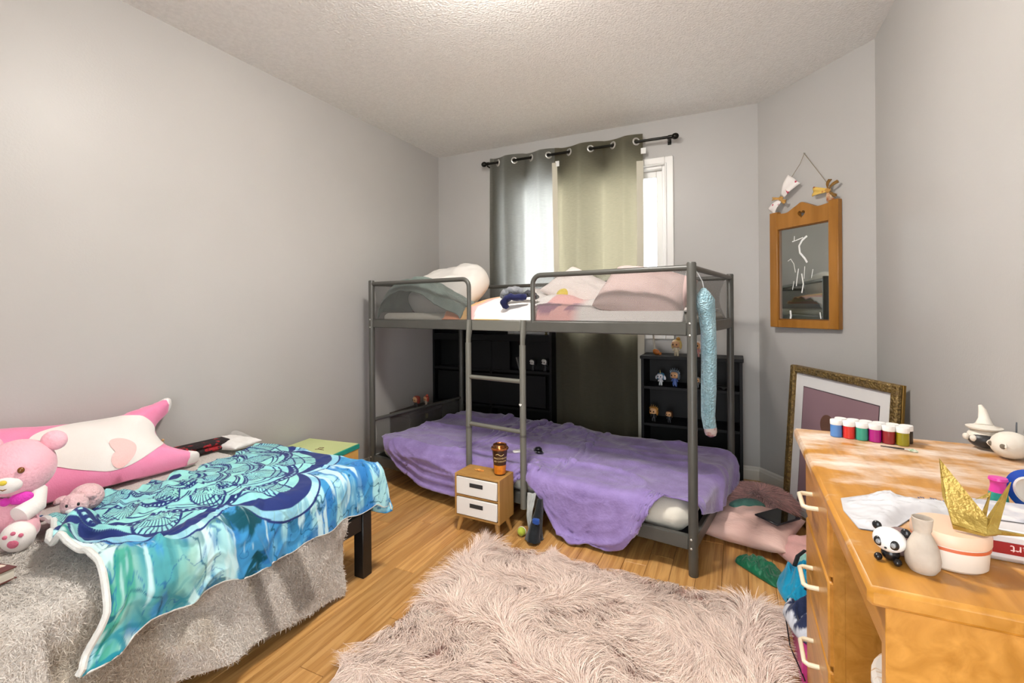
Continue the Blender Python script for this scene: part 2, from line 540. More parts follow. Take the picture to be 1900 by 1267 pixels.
# floor: dark sub-floor and separate oak strips
floor = struct('floor', MB().box((-TH, YF - TH, -0.06), (RW + TH, TH, -0.012)), M('floor_gap_dark', '#5a3d20', rough=0.9), smooth=False)
def oak():
    m = bpy.data.materials.new('oak_strip'); m.use_nodes = True
    nt = m.node_tree; N = nt.nodes; L = nt.links; b = N['Principled BSDF']
    b.inputs['Roughness'].default_value = 0.33; b.inputs['Specular IOR Level'].default_value = 0.4
    tc = N.new('ShaderNodeTexCoord'); oi = N.new('ShaderNodeObjectInfo')
    va = N.new('ShaderNodeVectorMath'); va.operation = 'ADD'
    vm = N.new('ShaderNodeVectorMath'); vm.operation = 'SCALE'; vm.inputs['Scale'].default_value = 1.0
    cx = N.new('ShaderNodeCombineXYZ'); mm = N.new('ShaderNodeMath'); mm.operation = 'MULTIPLY'; mm.inputs[1].default_value = 37.0
    L.new(oi.outputs['Random'], mm.inputs[0]); L.new(mm.outputs[0], cx.inputs[0]); L.new(mm.outputs[0], cx.inputs[1]); L.new(mm.outputs[0], cx.inputs[2])
    L.new(tc.outputs['Object'], va.inputs[0]); L.new(cx.outputs[0], va.inputs[1])
    mp = N.new('ShaderNodeMapping'); mp.inputs['Scale'].default_value = (1.0, 0.13, 1.0); L.new(va.outputs[0], mp.inputs['Vector'])
    nz = N.new('ShaderNodeTexNoise'); nz.inputs['Scale'].default_value = 9; nz.inputs['Detail'].default_value = 3; L.new(mp.outputs[0], nz.inputs['Vector'])
    wv = N.new('ShaderNodeTexWave'); wv.wave_type = 'RINGS'; wv.rings_direction = 'Y'; wv.inputs['Scale'].default_value = 9; wv.inputs['Distortion'].default_value = 9; wv.inputs['Detail'].default_value = 2.5; wv.inputs['Detail Scale'].default_value = 1.6
    L.new(mp.outputs[0], wv.inputs['Vector'])
    fp = N.new('ShaderNodeMapping'); fp.inputs['Scale'].default_value = (160, 5, 1); L.new(va.outputs[0], fp.inputs['Vector'])
    fn = N.new('ShaderNodeTexNoise'); fn.inputs['Scale'].default_value = 1; fn.inputs['Detail'].default_value = 4; L.new(fp.outputs[0], fn.inputs['Vector'])
    r1 = N.new('ShaderNodeValToRGB'); r1.color_ramp.elements[0].color = hexa('#a87439'); r1.color_ramp.elements[1].color = hexa('#cf9f61')
    r1.color_ramp.elements[0].position = 0.2; r1.color_ramp.elements[1].position = 0.75
    L.new(wv.outputs['Fac'], r1.inputs['Fac'])
    r2 = N.new('ShaderNodeValToRGB'); r2.color_ramp.elements[0].color = hexa('#c08a4c'); r2.color_ramp.elements[1].color = hexa('#d6a96c')
    L.new(nz.outputs['Fac'], r2.inputs['Fac'])
    mx = N.new('ShaderNodeMix'); mx.data_type = 'RGBA'; mx.inputs[0].default_value = 0.5; L.new(r1.outputs[0], mx.inputs[6]); L.new(r2.outputs[0], mx.inputs[7])
    r3 = N.new('ShaderNodeValToRGB'); r3.color_ramp.elements[0].color = (0.72, 0.66, 0.6, 1); r3.color_ramp.elements[1].color = (1, 1, 1, 1)
    r3.color_ramp.elements[0].position = 0.32; r3.color_ramp.elements[1].position = 0.52
    L.new(fn.outputs['Fac'], r3.inputs['Fac'])
    m2 = N.new('ShaderNodeMix'); m2.data_type = 'RGBA'; m2.blend_type = 'MULTIPLY'; m2.inputs[0].default_value = 0.75; L.new(mx.outputs[2], m2.inputs[6]); L.new(r3.outputs[0], m2.inputs[7])
    hs = N.new('ShaderNodeHueSaturation'); mr = N.new('ShaderNodeMapRange'); mr.inputs[3].default_value = 0.82; mr.inputs[4].default_value = 1.14
    L.new(oi.outputs['Random'], mr.inputs[0]); L.new(mr.outputs[0], hs.inputs['Value']); L.new(m2.outputs[2], hs.inputs['Color'])
    L.new(hs.outputs[0], b.inputs['Base Color'])
    return m
oak_m = oak()
PWD = 0.0985
lens = [0.55, 0.72, 0.9, 1.1, 1.25]
pm = []
for l in lens:
    me = MB().box((0, 0, -0.012), (PWD - 0.0012, l - 0.0012, 0.0), 0.0012).mesh('plank', True, 20); me.materials.append(oak_m); pm.append(me)
x = 0.0; row = 0
while x < RW + 0.02:
    y = YF - random.uniform(0, 0.9)
    while y < 0.02:
        k = random.randrange(5)
        o = bpy.data.objects.new('plank', pm[k]); COL.objects.link(o); o.parent = floor; o.location = (x, y, 0)
        y += lens[k]
    x += PWD; row += 1

# window with casing, sashes and panes
win = bpy.data.objects.new('window_1', None); COL.objects.link(win); win['kind'] = 'structure'; win.location = (0, 0, 0)
wpaint = M('window_white', '#eceae6', rough=0.35)
def rect_frame(x0, x1, z0, z1, w, y0, y1, bev=0.004):
    m = MB()
    m.box((x0, y0, z0), (x0 + w, y1, z1), bev); m.box((x1 - w, y0, z0), (x1, y1, z1), bev)
    m.box((x0 + w, y0, z0), (x1 - w, y1, z0 + w), bev); m.box((x0 + w, y0, z1 - w), (x1 - w, y1, z1), bev)
    return m
obj('casing', rect_frame(WX0 - 0.055, WX1 + 0.055, WZ0 - 0.055, WZ1 + 0.055, 0.057, -0.018, 0.002), wpaint, win)
obj('casing_bead', rect_frame(WX0 - 0.012, WX1 + 0.012, WZ0 - 0.012, WZ1 + 0.012, 0.014, -0.026, -0.014, 0.005), wpaint, win)
obj('jamb', rect_frame(WX0, WX1, WZ0, WZ1, 0.022, 0.0, 0.11), wpaint, win)
obj('sill', MB().box((WX0 - 0.06, -0.045, WZ0 - 0.012), (WX1 + 0.06, 0.02, WZ0 + 0.012), 0.005), wpaint, win)
xm = (WX0 + WX1) / 2
glass_m = M('window_glass', '#ffffff', rough=0.0, trans=1.0, spec=0.3)
for (a, b) in ((WX0 + 0.022, xm + 0.01), (xm - 0.01, WX1 - 0.022)):
    f = obj('sash', rect_frame(a, b, WZ0 + 0.022, WZ1 - 0.022, 0.045, 0.045, 0.085), wpaint, win)
    obj('pane', MB().box((a + 0.04, 0.063, WZ0 + 0.06), (b - 0.04, 0.067, WZ1 - 0.06)), glass_m, f, smooth=False)

# ceiling lamp (above the frame of the photograph, it lights the room)
lamp = thing('ceiling_lamp', 'round white flush ceiling lamp with a glowing opal glass bowl', 'ceiling lamp', (*LAMP_POS, CH))
obj('base', MB().lathe([(0.10, -0.001), (0.15, -0.001), (0.15, -0.02), (0.10, -0.025)], 40), trim_m, lamp)
gl = bpy.data.materials.new('lit_opal_glass'); gl.use_nodes = True
_b = gl.node_tree.nodes['Principled BSDF']; _b.inputs['Emission Color'].default_value = (*LAMP_COLOR, 1); _b.inputs['Emission Strength'].default_value = LAMP_STRENGTH
prof = [(0.135 * math.cos(t), -0.022 - 0.075 * math.sin(t)) for t in np.linspace(0, PI / 2 - 0.02, 10)]
obj('glass_bowl', MB().lathe(prof, 36), gl, lamp)
# ------------------------------------------------------------------ bunk bed
BL, BWD = 2.015, 0.90
BO = Vector((0.1657, -1.0233, 0)); BR = -0.15
BM = Matrix.Translation(BO) @ Matrix.Rotation(BR, 4, 'Z')
steel = M('dark_grey_powder_coat', '#4b4a45', rough=0.38, spec=0.5, col2='#504f4a', nscale=12)
net_m = bpy.data.materials.new('dark_net_fabric'); net_m.use_nodes = True
_n = net_m.node_tree; _b = _n.nodes['Principled BSDF']; _b.inputs['Base Color'].default_value = hexa('#5d5c59'); _b.inputs['Roughness'].default_value = 0.8
_t = _n.nodes.new('ShaderNodeBsdfTransparent'); _x = _n.nodes.new('ShaderNodeMixShader')
_tc = _n.nodes.new('ShaderNodeTexCoord'); _ch = _n.nodes.new('ShaderNodeTexChecker'); _ch.inputs['Scale'].default_value = 330
_ch.inputs['Color1'].default_value = (0.66, 0.66, 0.66, 1); _ch.inputs['Color2'].default_value = (0.36, 0.36, 0.36, 1)
_n.links.new(_tc.outputs['Object'], _ch.inputs['Vector']); _n.links.new(_ch.outputs['Color'], _x.inputs[0])
_n.links.new(_b.outputs[0], _x.inputs[1]); _n.links.new(_t.outputs[0], _x.inputs[2])
_n.links.new(_x.outputs[0], _n.nodes['Material Output'].inputs['Surface'])
bolt_m = M('zinc_bolt', '#c9c8c2', rough=0.3, metallic=0.8)

bed = thing('bunk_bed', 'low dark grey metal bunk bed with net guard rails and a ladder', 'bunk bed', BO, BR)
for a, b in ((0, 0), (BL, 0), (0, BWD), (BL, BWD)):
    p = obj('post', MB().lathe([(0.0185, 0.0), (0.0195, 0.004), (0.0195, 1.299), (0.017, 1.305)], 20, (a, b, 0)), steel, bed)
    for z in (1.0, 1.05, 0.118, 0.155):
        s = -1 if b == 0 else 1
        obj('bolt', MB().ell((a + (0.006 if a == 0 else -0.004), b + s * 0.0195, z), (0.005, 0.003, 0.005), nu=8, nv=6), bolt_m, p)
if True:
    for z0, z1, nm in ((0.998, 1.052, 'upper_rail'), (0.105, 0.165, 'lower_rail')):
        for b in (0, BWD):
            obj(nm, MB().box((0.018, b - 0.010, z0), (BL - 0.018, b + 0.014, z1), 0.004), steel, bed)
        for a in (0, BL):
            obj(nm, MB().box((a - 0.012, 0.018, z0), (a + 0.012, BWD - 0.018, z1), 0.004), steel, bed)
obj('upper_base', MB().box((0.012, 0.014, 1.004), (BL - 0.012, BWD - 0.012, 1.018)), M('black_bed_netting', '#26262a', rough=0.9), bed)
obj('lower_base', MB().box((0.012, 0.014, 0.112), (BL - 0.012, BWD - 0.012, 0.126)), M('black_bed_netting', '#26262a'), bed)
def arc_path(x0, x1, zt, zb, r=0.045):
    sgn = 1 if x1 > x0 else -1
    pts = [(x0, 0, zt), (x1 - sgn * r, 0, zt)]
    for t in np.linspace(0, PI / 2, 7)[1:]:
        pts.append((x1 - sgn * r + sgn * r * math.sin(t), 0, zt - r + r * math.cos(t)))
    pts.append((x1, 0, zb)); return pts
g1 = obj('guard_rail', MB().tube(arc_path(0.0, 0.822, 1.283, 1.045), 0.0125, 12), steel, bed)
g2 = obj('guard_rail', MB().tube(arc_path(BL, 1.240, 1.283, 1.045), 0.0125, 12), steel, bed)
for b in (BWD,):
    obj('back_rail', MB().tube([(0.0, b, 1.283), (BL, b, 1.283)], 0.0125, 12), steel, bed)
for a in (0, BL):
    obj('end_rail', MB().tube([(a, 0, 1.283), (a, BWD, 1.283)], 0.0125, 12), steel, bed)
obj('end_rail', MB().tube([(0, 0, 0.385), (0.01, 0.03, 0.395), (0, BWD, 0.395)], 0.0115, 12), steel, bed)
def net(pa, pb, z0, z1, sag=0.012, curve=True):
    pa = np.array(pa); pb = np.array(pb); n, m = 24, 8
    u = np.linspace(0, 1, n); v = np.linspace(0, 1, m); U, V = np.meshgrid(u, v, indexing='ij')
    d = pb - pa; nr = np.array([-d[1], d[0]]); nr = nr / np.linalg.norm(nr)
    # side edges of the netting are pulled in like a stretched bag
    uu = U + (0.018 * (1 - 2 * U) * np.sin(PI * V) if curve else 0)
    off = sag * (fbm(U * 5 + pa[0] * 3, V * 3 + 1, 4) - 0.5)
    G = np.stack([pa[0] + d[0] * uu + nr[0] * off, pa[1] + d[1] * uu + nr[1] * off, z0 + (z1 - z0) * V], -1)
    return gridmesh('net_panel', G)
for pa, pb in (((0.022, 0.0), (0.815, 0.0)), ((1.247, 0.0), (1.993, 0.0)), ((BL, 0.022), (BL, BWD - 0.022)), ((0, 0.022), (0, BWD - 0.022)), ((0.022, BWD), (1.993, BWD))):
    obj('net_panel', net(pa, pb, 1.05, 1.278), net_m, bed)
obj('net_panel', net((0, 0.022), (0, BWD - 0.022), 0.162, 0.39), net_m, bed)
lad = bpy.data.objects.new('ladder', None); COL.objects.link(lad); lad.parent = bed; lad.location = (0, 0, 0)
rail_l = M('ladder_grey', '#6b6a62', rough=0.42)
for a in (0.840, 1.195):
    obj('stile', MB().tube([(a, -0.030, 0.10), (a, -0.030, 0.46), (a, -0.030, 0.47), (a, -0.030, 0.93)], 0.0165, 14), rail_l, lad)
    obj('hook_plate', MB().tube([(a, -0.030, 0.915), (a, -0.028, 0.955), (a, -0.022, 1.0), (a, -0.018, 1.056)], [0.0165, 0.0185, 0.021, 0.021], 14, flat=0.6), rail_l, lad)
    obj('collar', MB().tube([(a, -0.030, 0.462), (a, -0.030, 0.474)], 0.0172, 14), steel, lad)
obj('hook_bar', MB().box((0.86, -0.024, 0.998), (1.178, -0.012, 1.054), 0.003), rail_l, lad)
for z in (0.487, 0.744):
    obj('rung', MB().tube([(0.842, -0.030, z), (1.193, -0.030, z)], 0.0115, 12), rail_l, lad)
ht = []
for t in np.linspace(0, 2 * PI, 24, endpoint=False):
    ht.append((0.0009 * 16 * math.sin(t) ** 3 * 0.55, 0.0009 * 0.55 * (13 * math.cos(t) - 5 * math.cos(2 * t) - 2 * math.cos(3 * t) - math.cos(4 * t))))
hm = MB(); hm.add([(1.190 + x, -0.0475, 0.628 + z) for x, z in ht] + [(1.190 + x, -0.0455, 0.628 + z) for x, z in ht], [tuple(range(24)), tuple(range(24, 48))[::-1]] + [(i, (i + 1) % 24, 24 + (i + 1) % 24, 24 + i) for i in range(24)])
obj('heart_sticker', hm, M('white_sticker', '#e8e8e4', rough=0.5), lad, smooth=False)

cream = fabric('cream_ticking', '#ded9cc', '#d4cec0', nscale=5, bump=0.12)
def mattress(name, lo, hi, label, r=0.03):
    m = MB(); n = 4
    m.box(lo, hi, r)
    o = obj(name, m, cream, None, ang=60); o.location = BO; o.rotation_euler = (0, 0, BR)
    b = o.modifiers.new('bev', 'BEVEL'); b.width = r * 0.45; b.segments = 3; b.limit_method = 'ANGLE'; b.angle_limit = R(20)
    return tag(o, label, 'mattress')
mattress('mattress', (0.028, 0.028, 0.127), (BL - 0.028, BWD - 0.028, 0.272), 'cream mattress on the lower bunk under the purple blanket', 0.05)
mattress('mattress', (0.028, 0.055, 1.019), (BL - 0.028, BWD - 0.028, 1.092), 'thin cream mattress on the upper bunk behind the net guards', 0.025)

# ---- purple blanket on the lower bunk (draped in bed space)
purple = fabric('purple_fleece', '#8672a8', '#9c88c0', nscale=16, sheen=0.6, bump=0.3, bscale=90, bdetail=5, sharp=(0.3, 0.7))
def hem_front(a):   # how far the blanket reaches over the front edge, along its length
    return np.interp(a, [0.0, 0.13, 0.18, 0.30, 0.485, 0.736, 0.89, 1.0, 1.12, 1.20, 1.258, 1.334, 1.408, 1.479, 1.53, 1.652, 1.776, 1.859, 1.926, 1.99, 2.2],
                        [-0.05, -0.02, 0.02, 0.11, 0.175, 0.175, 0.135, 0.12, 0.09, 0.06, 0.04, 0.155, 0.235, 0.285, 0.245, 0.235, 0.20, 0.125, 0.01, -0.05, -0.08])
n, m = 150, 84
ua = np.linspace(0.105, 2.16, n); A = np.repeat(ua[:, None], m, 1)
ff = np.convolve(np.pad(hem_front(ua), 2, 'edge'), np.ones(5) / 5, 'valid')
v = np.linspace(0, 1, m)[None]
Bb = (0.028 - ff[:, None]) * (1 - v) + (BWD - 0.05) * v
aend = np.interp(Bb, [-0.12, 0.03, 0.10, 0.30, 0.9], [1.95, 1.985, 2.03, 2.085, 2.13])
A = 0.105 + (A - 0.105) * np.where(A > 1.6, 1, 1); A = np.where(A > 1.6, 1.6 + (A - 1.6) * (aend - 1.6) / 0.56, A)
# rest layout is a little larger than the layout: extra cloth makes folds
rest = np.stack([A * 1.05, Bb * 1.05, 0 * A], -1)
P0 = np.stack([A, Bb, 0.30 + 0.05 * (fbm(A * 3, Bb * 3, 11) - 0.5) + 0 * A], -1)
nb = 0.028
coll = c_all(c_box((0.0, -0.02, -0.3), (BL + 0.022, BWD, 0.279), 0.035), c_plane(0.008),
             c_box((0.815, -0.06, 0), (0.865, 0.0, 0.6), 0.01), c_box((1.17, -0.06, 0), (1.22, 0.0, 0.6), 0.01),
             c_box((BL - 0.026, -0.026, 0), (BL + 0.026, 0.026, 0.8), 0.02), c_box((0.86, -0.4, 0), (1.19, -0.082, 0.30), 0.01))
Q = drape(P0, rest, coll, steps=80, iters=14, bend=0.12, slack=0.05, seed=5, grav=0.0008, fric=0.5)
def upres(Q, k=2):
    n, m = Q.shape[:2]
    x = np.linspace(0, n - 1, (n - 1) * k + 1); y = np.linspace(0, m - 1, (m - 1) * k + 1)
    return Q
def normals(Q):
    du = np.gradient(Q, axis=0); dv = np.gradient(Q, axis=1); N_ = np.cross(du, dv); return N_ / (np.linalg.norm(N_, axis=-1, keepdims=True) + 1e-9)
def refine(Q, k):
    n, m = Q.shape[:2]; x = np.linspace(0, n - 1, (n - 1) * k + 1); y = np.linspace(0, m - 1, (m - 1) * k + 1)
    t = np.stack([np.stack([np.interp(x, np.arange(n), Q[:, j, c]) for j in range(m)], 1) for c in range(3)], -1)
    return np.stack([np.stack([np.interp(y, np.arange(m), t[i, :, c]) for i in range(len(x))], 0) for c in range(3)], -1)
Qf = refine(Q, 2); Nq = normals(Qf); Nq *= np.where(Nq[..., 2:3] < -0.2, -1, 1)
fa_ = Qf[..., 0]; fb_ = Qf[..., 1] - Qf[..., 2]
ridge = (1 - np.abs(2 * fbm(fa_ * 1.5 + fb_ * 1.6 + 3, fb_ * 4.2 - fa_ * 0.9, 201, 2) - 1)) ** 6
ridge2 = (1 - np.abs(2 * fbm(fa_ * 4 - fb_ * 3, fb_ * 6 + fa_ * 2, 203, 2) - 1)) ** 7
lump = np.clip(fbm(fa_ * 2.3, fb_ * 3, 205) - 0.4, 0, 1)
backf = sm(0.35, 0.75, Qf[..., 1])
Qf = Qf + Nq * (0.024 * ridge + 0.006 * ridge2 + (0.02 + 0.09 * backf) * lump * sm(0.27, 0.285, Qf[..., 2]))[..., None]
hd_ = np.cumsum(np.concatenate([np.zeros((Qf.shape[0], 1)), np.linalg.norm(np.diff(Qf, axis=1), axis=-1)], 1), 1)
pl_ = np.maximum(0, np.sin(2 * PI * (hd_ / 0.052 + 0.25 * fbm(fa_ * 4, fa_ * 0, 9)))) ** 1.5 * np.exp(-(hd_ / 0.15) ** 2) * sm(0.15, 0.3, fa_) * (1 - sm(0.75, 0.95, fa_))
Qf = Qf + Nq * (0.014 * pl_)[..., None]
Qf[..., 2] = np.maximum(Qf[..., 2], 0.006)
Q = Qf
me = gridmesh('purple_blanket', Qf)
pb = obj('purple_blanket', me, purple); pb.location = BO; pb.rotation_euler = (0, 0, BR)
solid(pb, 0.007, sub=0, off=0); tag(pb, 'crumpled purple fleece blanket spread over the lower bunk', 'blanket')

# ---- upper bedding
def blob_cols(U, V, seed):
    c = np.ones(U.shape + (3,)) * np.array(lin('#efe9e6'))
    def put(mask, col):
        w = mask[..., None]; return c * (1 - w) + np.array(lin(col)) * w
    pk = lin('#eeb7b4'); 
    w = sm(0.52, 0.56, fbm(U * 2.2 + 3, V * 2.2, seed)); c = put(w, '#eab3b0')
    w = sm(0.60, 0.63, fbm(U * 2.8 + 8, V * 2.6 + 2, seed + 1)); c = put(w, '#f0a070')
    w = sm(0.62, 0.65, fbm(U * 3.0 + 1, V * 3.3 + 7, seed + 2)); c = put(w, '#f2d07a')
    return c
n, m = 150, 64
U, V = np.meshgrid(np.linspace(0.60, 1.97, n), np.linspace(0.0, 0.84, m), indexing='ij')
hgt = 1.108 + 0.060 * np.sqrt(np.clip(np.sin(PI * np.clip((U - 0.55) / 1.1, 0, 1)), 0, 1)) * sm(0.0, 0.25, V) + 0.035 * (fbm(U * 5, V * 5, 21) - 0.5) + 0.018 * np.abs(np.sin(U * 13 + 3 * V)) * sm(0.1, 0.3, V)
hgt -= 0.02 * sm(1.5, 1.6, U)
hgt += 0.05 * np.exp(-((U - 0.95) / 0.2) ** 2 - ((V - 0.55) / 0.2) ** 2)
drop = sm(0.0, 0.07, V); hgt = hgt * drop + (1 - drop) * 1.050
G = np.stack([U, 0.017 + V * 0.98, np.maximum(hgt, np.where(V > 0.03, 1.096, 1.053))], -1)
C = np.ones(U.shape + (3,)) * np.array(lin('#f1ebe8'))
def oval(cu, cv, ru, rv, w=0.02):
    return 1 - sm(1 - w, 1 + w, ((U - cu) / ru) ** 2 + ((V - cv) / rv) ** 2)
def mixc(C, mask, col): return C * (1 - mask[..., None]) + np.array(lin(col)) * mask[..., None]
C = mixc(C, sm(0.15, 0.2, U * 0), '#f1ebe8')
C = mixc(C, 1 - oval(1.03, 0.16, 0.22, 0.30), '#efb4b0')
C = mixc(C, (1 - oval(1.03, 0.16, 0.27, 0.36)) * (1 - sm(1.12, 1.2, U)), '#f3c27c')
C = mixc(C, (1 - oval(1.03, 0.16, 0.31, 0.42)) * sm(0.5, 0.52, fbm(U * 4, V * 4, 31)) * (1 - sm(1.12, 1.2, U)), '#ef9a6c')
C = mixc(C, oval(1.42, 0.10, 0.10, 0.06) * sm(0.45, 0.5, fbm(U * 14, V * 14, 5)), '#a8798f')
C = mixc(C, oval(1.28, 0.08, 0.07, 0.05) * sm(0.45, 0.5, fbm(U * 14 + 3, V * 14, 6)), '#a8798f')
C = mixc(C, sm(1.42, 1.50, U + 0.15 * V), '#e6dfdb')
C = mixc(C, (1 - sm(0.0, 0.012, V)) * sm(0.83, 0.86, U) * (1 - sm(1.0, 1.06, U)), '#f3c27c')
o = obj('duvet', gridmesh('duvet', G, C), fabric('printed_duvet', '#ffffff', attr='Col', bump=0.1)); o.location = BO; o.rotation_euler = (0, 0, BR)
solid(o, 0.006, 0, 1); tag(o, 'rumpled duvet with white, pink, orange and yellow shapes on upper bunk', 'duvet')

def bedspace(a, b, z, rot=(0, 0, 0)):
    return BM @ (Matrix.Translation((a, b, z)) @ Euler(rot).to_matrix().to_4x4())
def put(o, mat): o.matrix_world = mat; return o
white_f = fabric('white_cotton', '#e9e5df', '#e2ddd6', nscale=4, bump=0.15)
o = obj('white_pillow', weld(cushion(0.56, 0.46, 0.25, wr=0.06, seed=3, p=3.0, pinch=-0.02, rnd=0.22), 'white_pillow'), white_f)
put(o, bedspace(0.315, 0.40, 1.245, (R(32), R(-3), R(0)))); tag(o, 'big white pillow at the head of the upper bunk', 'pillow')
sage = fabric('sage_fleece', '#7f8d86', '#6d7b75', nscale=9, bump=0.3)
n, m = 80, 50
U, V = np.meshgrid(np.linspace(0, 1, n), np.linspace(0, 1, m), indexing='ij')
edge = np.sqrt(np.clip(np.sin(PI * U) * np.sin(PI * (V * 0.75 + 0.22)), 0, 1))
prof = 0.20 * (1 - 0.72 * sm(0.3, 1, U)) * edge ** 0.7
rid = 0.035 * (1 - np.abs(2 * fbm(U * 4 + V * 2, V * 3 - U * 2, 41) - 1)) + 0.03 * (fbm(U * 9, V * 7, 43) - 0.5)
G = np.stack([0.035 + U * 0.70, 0.022 + V * 0.30 + 0.015 * (fbm(U * 6, V * 3, 2) - 0.5) * V, np.where(V > 0.12, 1.096, 1.053 + 0.043 * V / 0.12) + prof + rid * edge], -1)
o = obj('sage_blanket', gridmesh('sage_blanket', G), sage); o.location = BO; o.rotation_euler = (0, 0, BR)
solid(o, 0.006, 1, 1); tag(o, 'bundled grey-green blanket behind the net of the upper bunk', 'blanket')

blush = fabric('blush_cotton', '#d9bfba', '#d3b6b1', nscale=5, bump=0.15)
pale = fabric('pale_pink_cotton', '#eee3de', '#e8dad4', nscale=5, bump=0.15)
o = obj('pink_pillow', weld(cushion(0.43, 0.33, 0.18, wr=0.03, seed=8, rnd=0.05), 'pink_pillow'), blush)
put(o, bedspace(1.75, 0.20, 1.185, (R(40), R(12), R(0)))); tag(o, 'dusty pink pillow with a small care tag by the upper bunk post', 'pillow')
tg = obj('care_tag', MB().box((-0.10, -0.178, -0.004), (-0.075, -0.190, -0.003)), M('white_sticker', '#e8e8e4'), o, smooth=False)
o = obj('pink_pillow', weld(cushion(0.40, 0.28, 0.12, wr=0.04, seed=9), 'pink_pillow'), pale)
put(o, bedspace(1.31, 0.42, 1.215, (R(34), R(24), R(-10)))); tag(o, 'pale pink pillow tipped against the dusty pink one on upper bunk', 'pillow')
o = obj('plush_ball', MB().ell((0, 0, 0), (0.05, 0.05, 0.045)), fabric('yellow_plush', '#e6cf4e', '#dcc23e'))
put(o, bedspace(1.245, 0.34, 1.185)); tag(o, 'round yellow plush toy tucked beside the pale pink pillow', 'plush toy')
# sock-like clothes on the edge of the upper bunk
def rag(name, pts, r, mat, label, cat, flat=0.7, seed=1, xf=None, n=14):
    P = np.array(pts, float); t = np.linspace(0, len(P) - 1, 28); rr = np.interp(t, range(len(P)), r)
    Q = np.stack([np.interp(t, range(len(P)), P[:, k]) for k in range(3)], 1)
    ker = np.ones(5) / 5; Qs = np.stack([np.convolve(np.pad(Q[:, k], 2, 'edge'), ker, 'valid') for k in range(3)], 1)
    mb = MB().tube(Qs, list(rr), n, True, flat=flat)
    V = np.array(mb.v); V += (np.stack([fbm(V[:, 0] * 40, V[:, 1] * 40 + V[:, 2] * 40, seed + k) for k in range(3)], 1) - 0.5) * 0.018
    mb.v = [tuple(p) for p in V]
    o = obj(name, mb, mat, ang=80); 
    if xf is not None: o.matrix_world = xf
    return tag(o, label, cat)
grey_k = fabric('grey_knit', '#8b8d90', '#6c6e72', nscale=50, bump=0.4)
navy_k = fabric('navy_knit', '#262a52', '#1e2144', nscale=40, bump=0.4)
XF = BM.copy()
rag('sock', [(0.985, 0.10, 1.18), (1.02, 0.08, 1.20), (1.06, 0.09, 1.215), (1.10, 0.12, 1.205)], [0.022, 0.03, 0.032, 0.02], grey_k, 'crumpled grey sock lying on the duvet of upper bunk', 'sock', xf=XF, seed=3)
rag('sock', [(1.04, 0.05, 1.12), (1.035, 0.035, 1.155), (1.06, 0.04, 1.178), (1.12, 0.06, 1.178), (1.16, 0.08, 1.175)], [0.018, 0.024, 0.026, 0.026, 0.02], navy_k, 'navy blue sock hanging over the duvet of upper bunk', 'sock', xf=XF, seed=5)
rag('sock', [(1.10, 0.13, 1.185), (1.15, 0.12, 1.20), (1.20, 0.10, 1.175)], [0.02, 0.026, 0.018], fabric('charcoal_knit', '#4a4b50', '#3c3d42', nscale=40), 'charcoal sock beside the grey and navy socks on upper bunk', 'sock', xf=XF, seed=7)

# ---- blue stuffed tail hanging on the right end of the bunk
tail_m = M('blue_scale_knit', '#8fb6c2', rough=0.85, col2='#a9ccd6', nscale=20, bump=0.9, bscale=130, voro=True, sheen=0.3)
tl = thing('stuffed_tail', 'long light blue scaly stuffed tail hanging from bunk end rail', 'stuffed toy', BM @ Vector((BL + 0.045, 0.065, 0.60)), BR)
pts = [(0.003, 0.035, 0.0), (-0.004, 0.035, 0.05), (0.0, 0.03, 0.16), (0.004, 0.02, 0.30), (0.004, 0.012, 0.42), (0.0, 0.0, 0.50), (-0.004, -0.018, 0.545), (-0.006, -0.024, 0.575), (-0.006, -0.022, 0.597)]
obj('tail', MB().tube(pts, [0.026, 0.028, 0.031, 0.031, 0.031, 0.035, 0.040, 0.026, 0.008], 24), tail_m, tl)
obj('plastic_end', MB().tube([(0.004, 0.035, 0.002), (0.006, 0.035, -0.015), (0.006, 0.034, -0.030), (0.006, 0.034, -0.036)], [0.0265, 0.026, 0.021, 0.01], 16), M('shiny_clear_wrap', '#c9b9b4', rough=0.08, col2='#8d3d3a', nscale=40, spec=0.9, sharp=(0.5, 0.7)), tl)
obj('hook', MB().tube([(-0.006, -0.022, 0.596), (-0.012, -0.02, 0.625), (-0.03, -0.018, 0.66), (-0.045, -0.018, 0.683)], 0.0022, 8), M('clear_plastic', '#d7dadb', rough=0.1), tl)

# ---- things on the purple blanket
zt = 0.300
def topz(a, b):
    d = (Q_[..., 0] - a) ** 2 + (Q_[..., 1] - b) ** 2; i = np.argsort(d.ravel())[:6]; return float(Q_[..., 2].ravel()[i].max())
Q_ = Q
o = obj('charger', MB().box((-0.03, -0.018, 0), (0.03, 0.018, 0.012), 0.005), M('white_plastic', '#e8e6e2', rough=0.35)); put(o, bedspace(1.035, 0.165, topz(1.035, 0.165) + 0.004, (0, 0, R(55)))); tag(o, 'small white plastic charger lying on the purple blanket', 'charger')
t = thing('toy_car', 'small black toy car lying on the purple blanket', 'toy car', BM @ Vector((1.105, 0.27, topz(1.105, 0.27) + 0.003)), BR + R(-50))
blk = M('black_plastic', '#17171b', rough=0.3)
obj('body', MB().box((-0.045, -0.02, 0.004), (0.045, 0.02, 0.016), 0.005).box((-0.022, -0.017, 0.014), (0.022, 0.017, 0.027), 0.007), blk, t)
for sx in (-0.028, 0.028):
    for sy in (-0.02, 0.02): obj('wheel', MB().lathe([(0.008, -0.004), (0.008, 0.004)], 12, (sx, sy, 0.008), (R(90), 0, 0)), M('grey_plastic', '#77777c', rough=0.4), t)

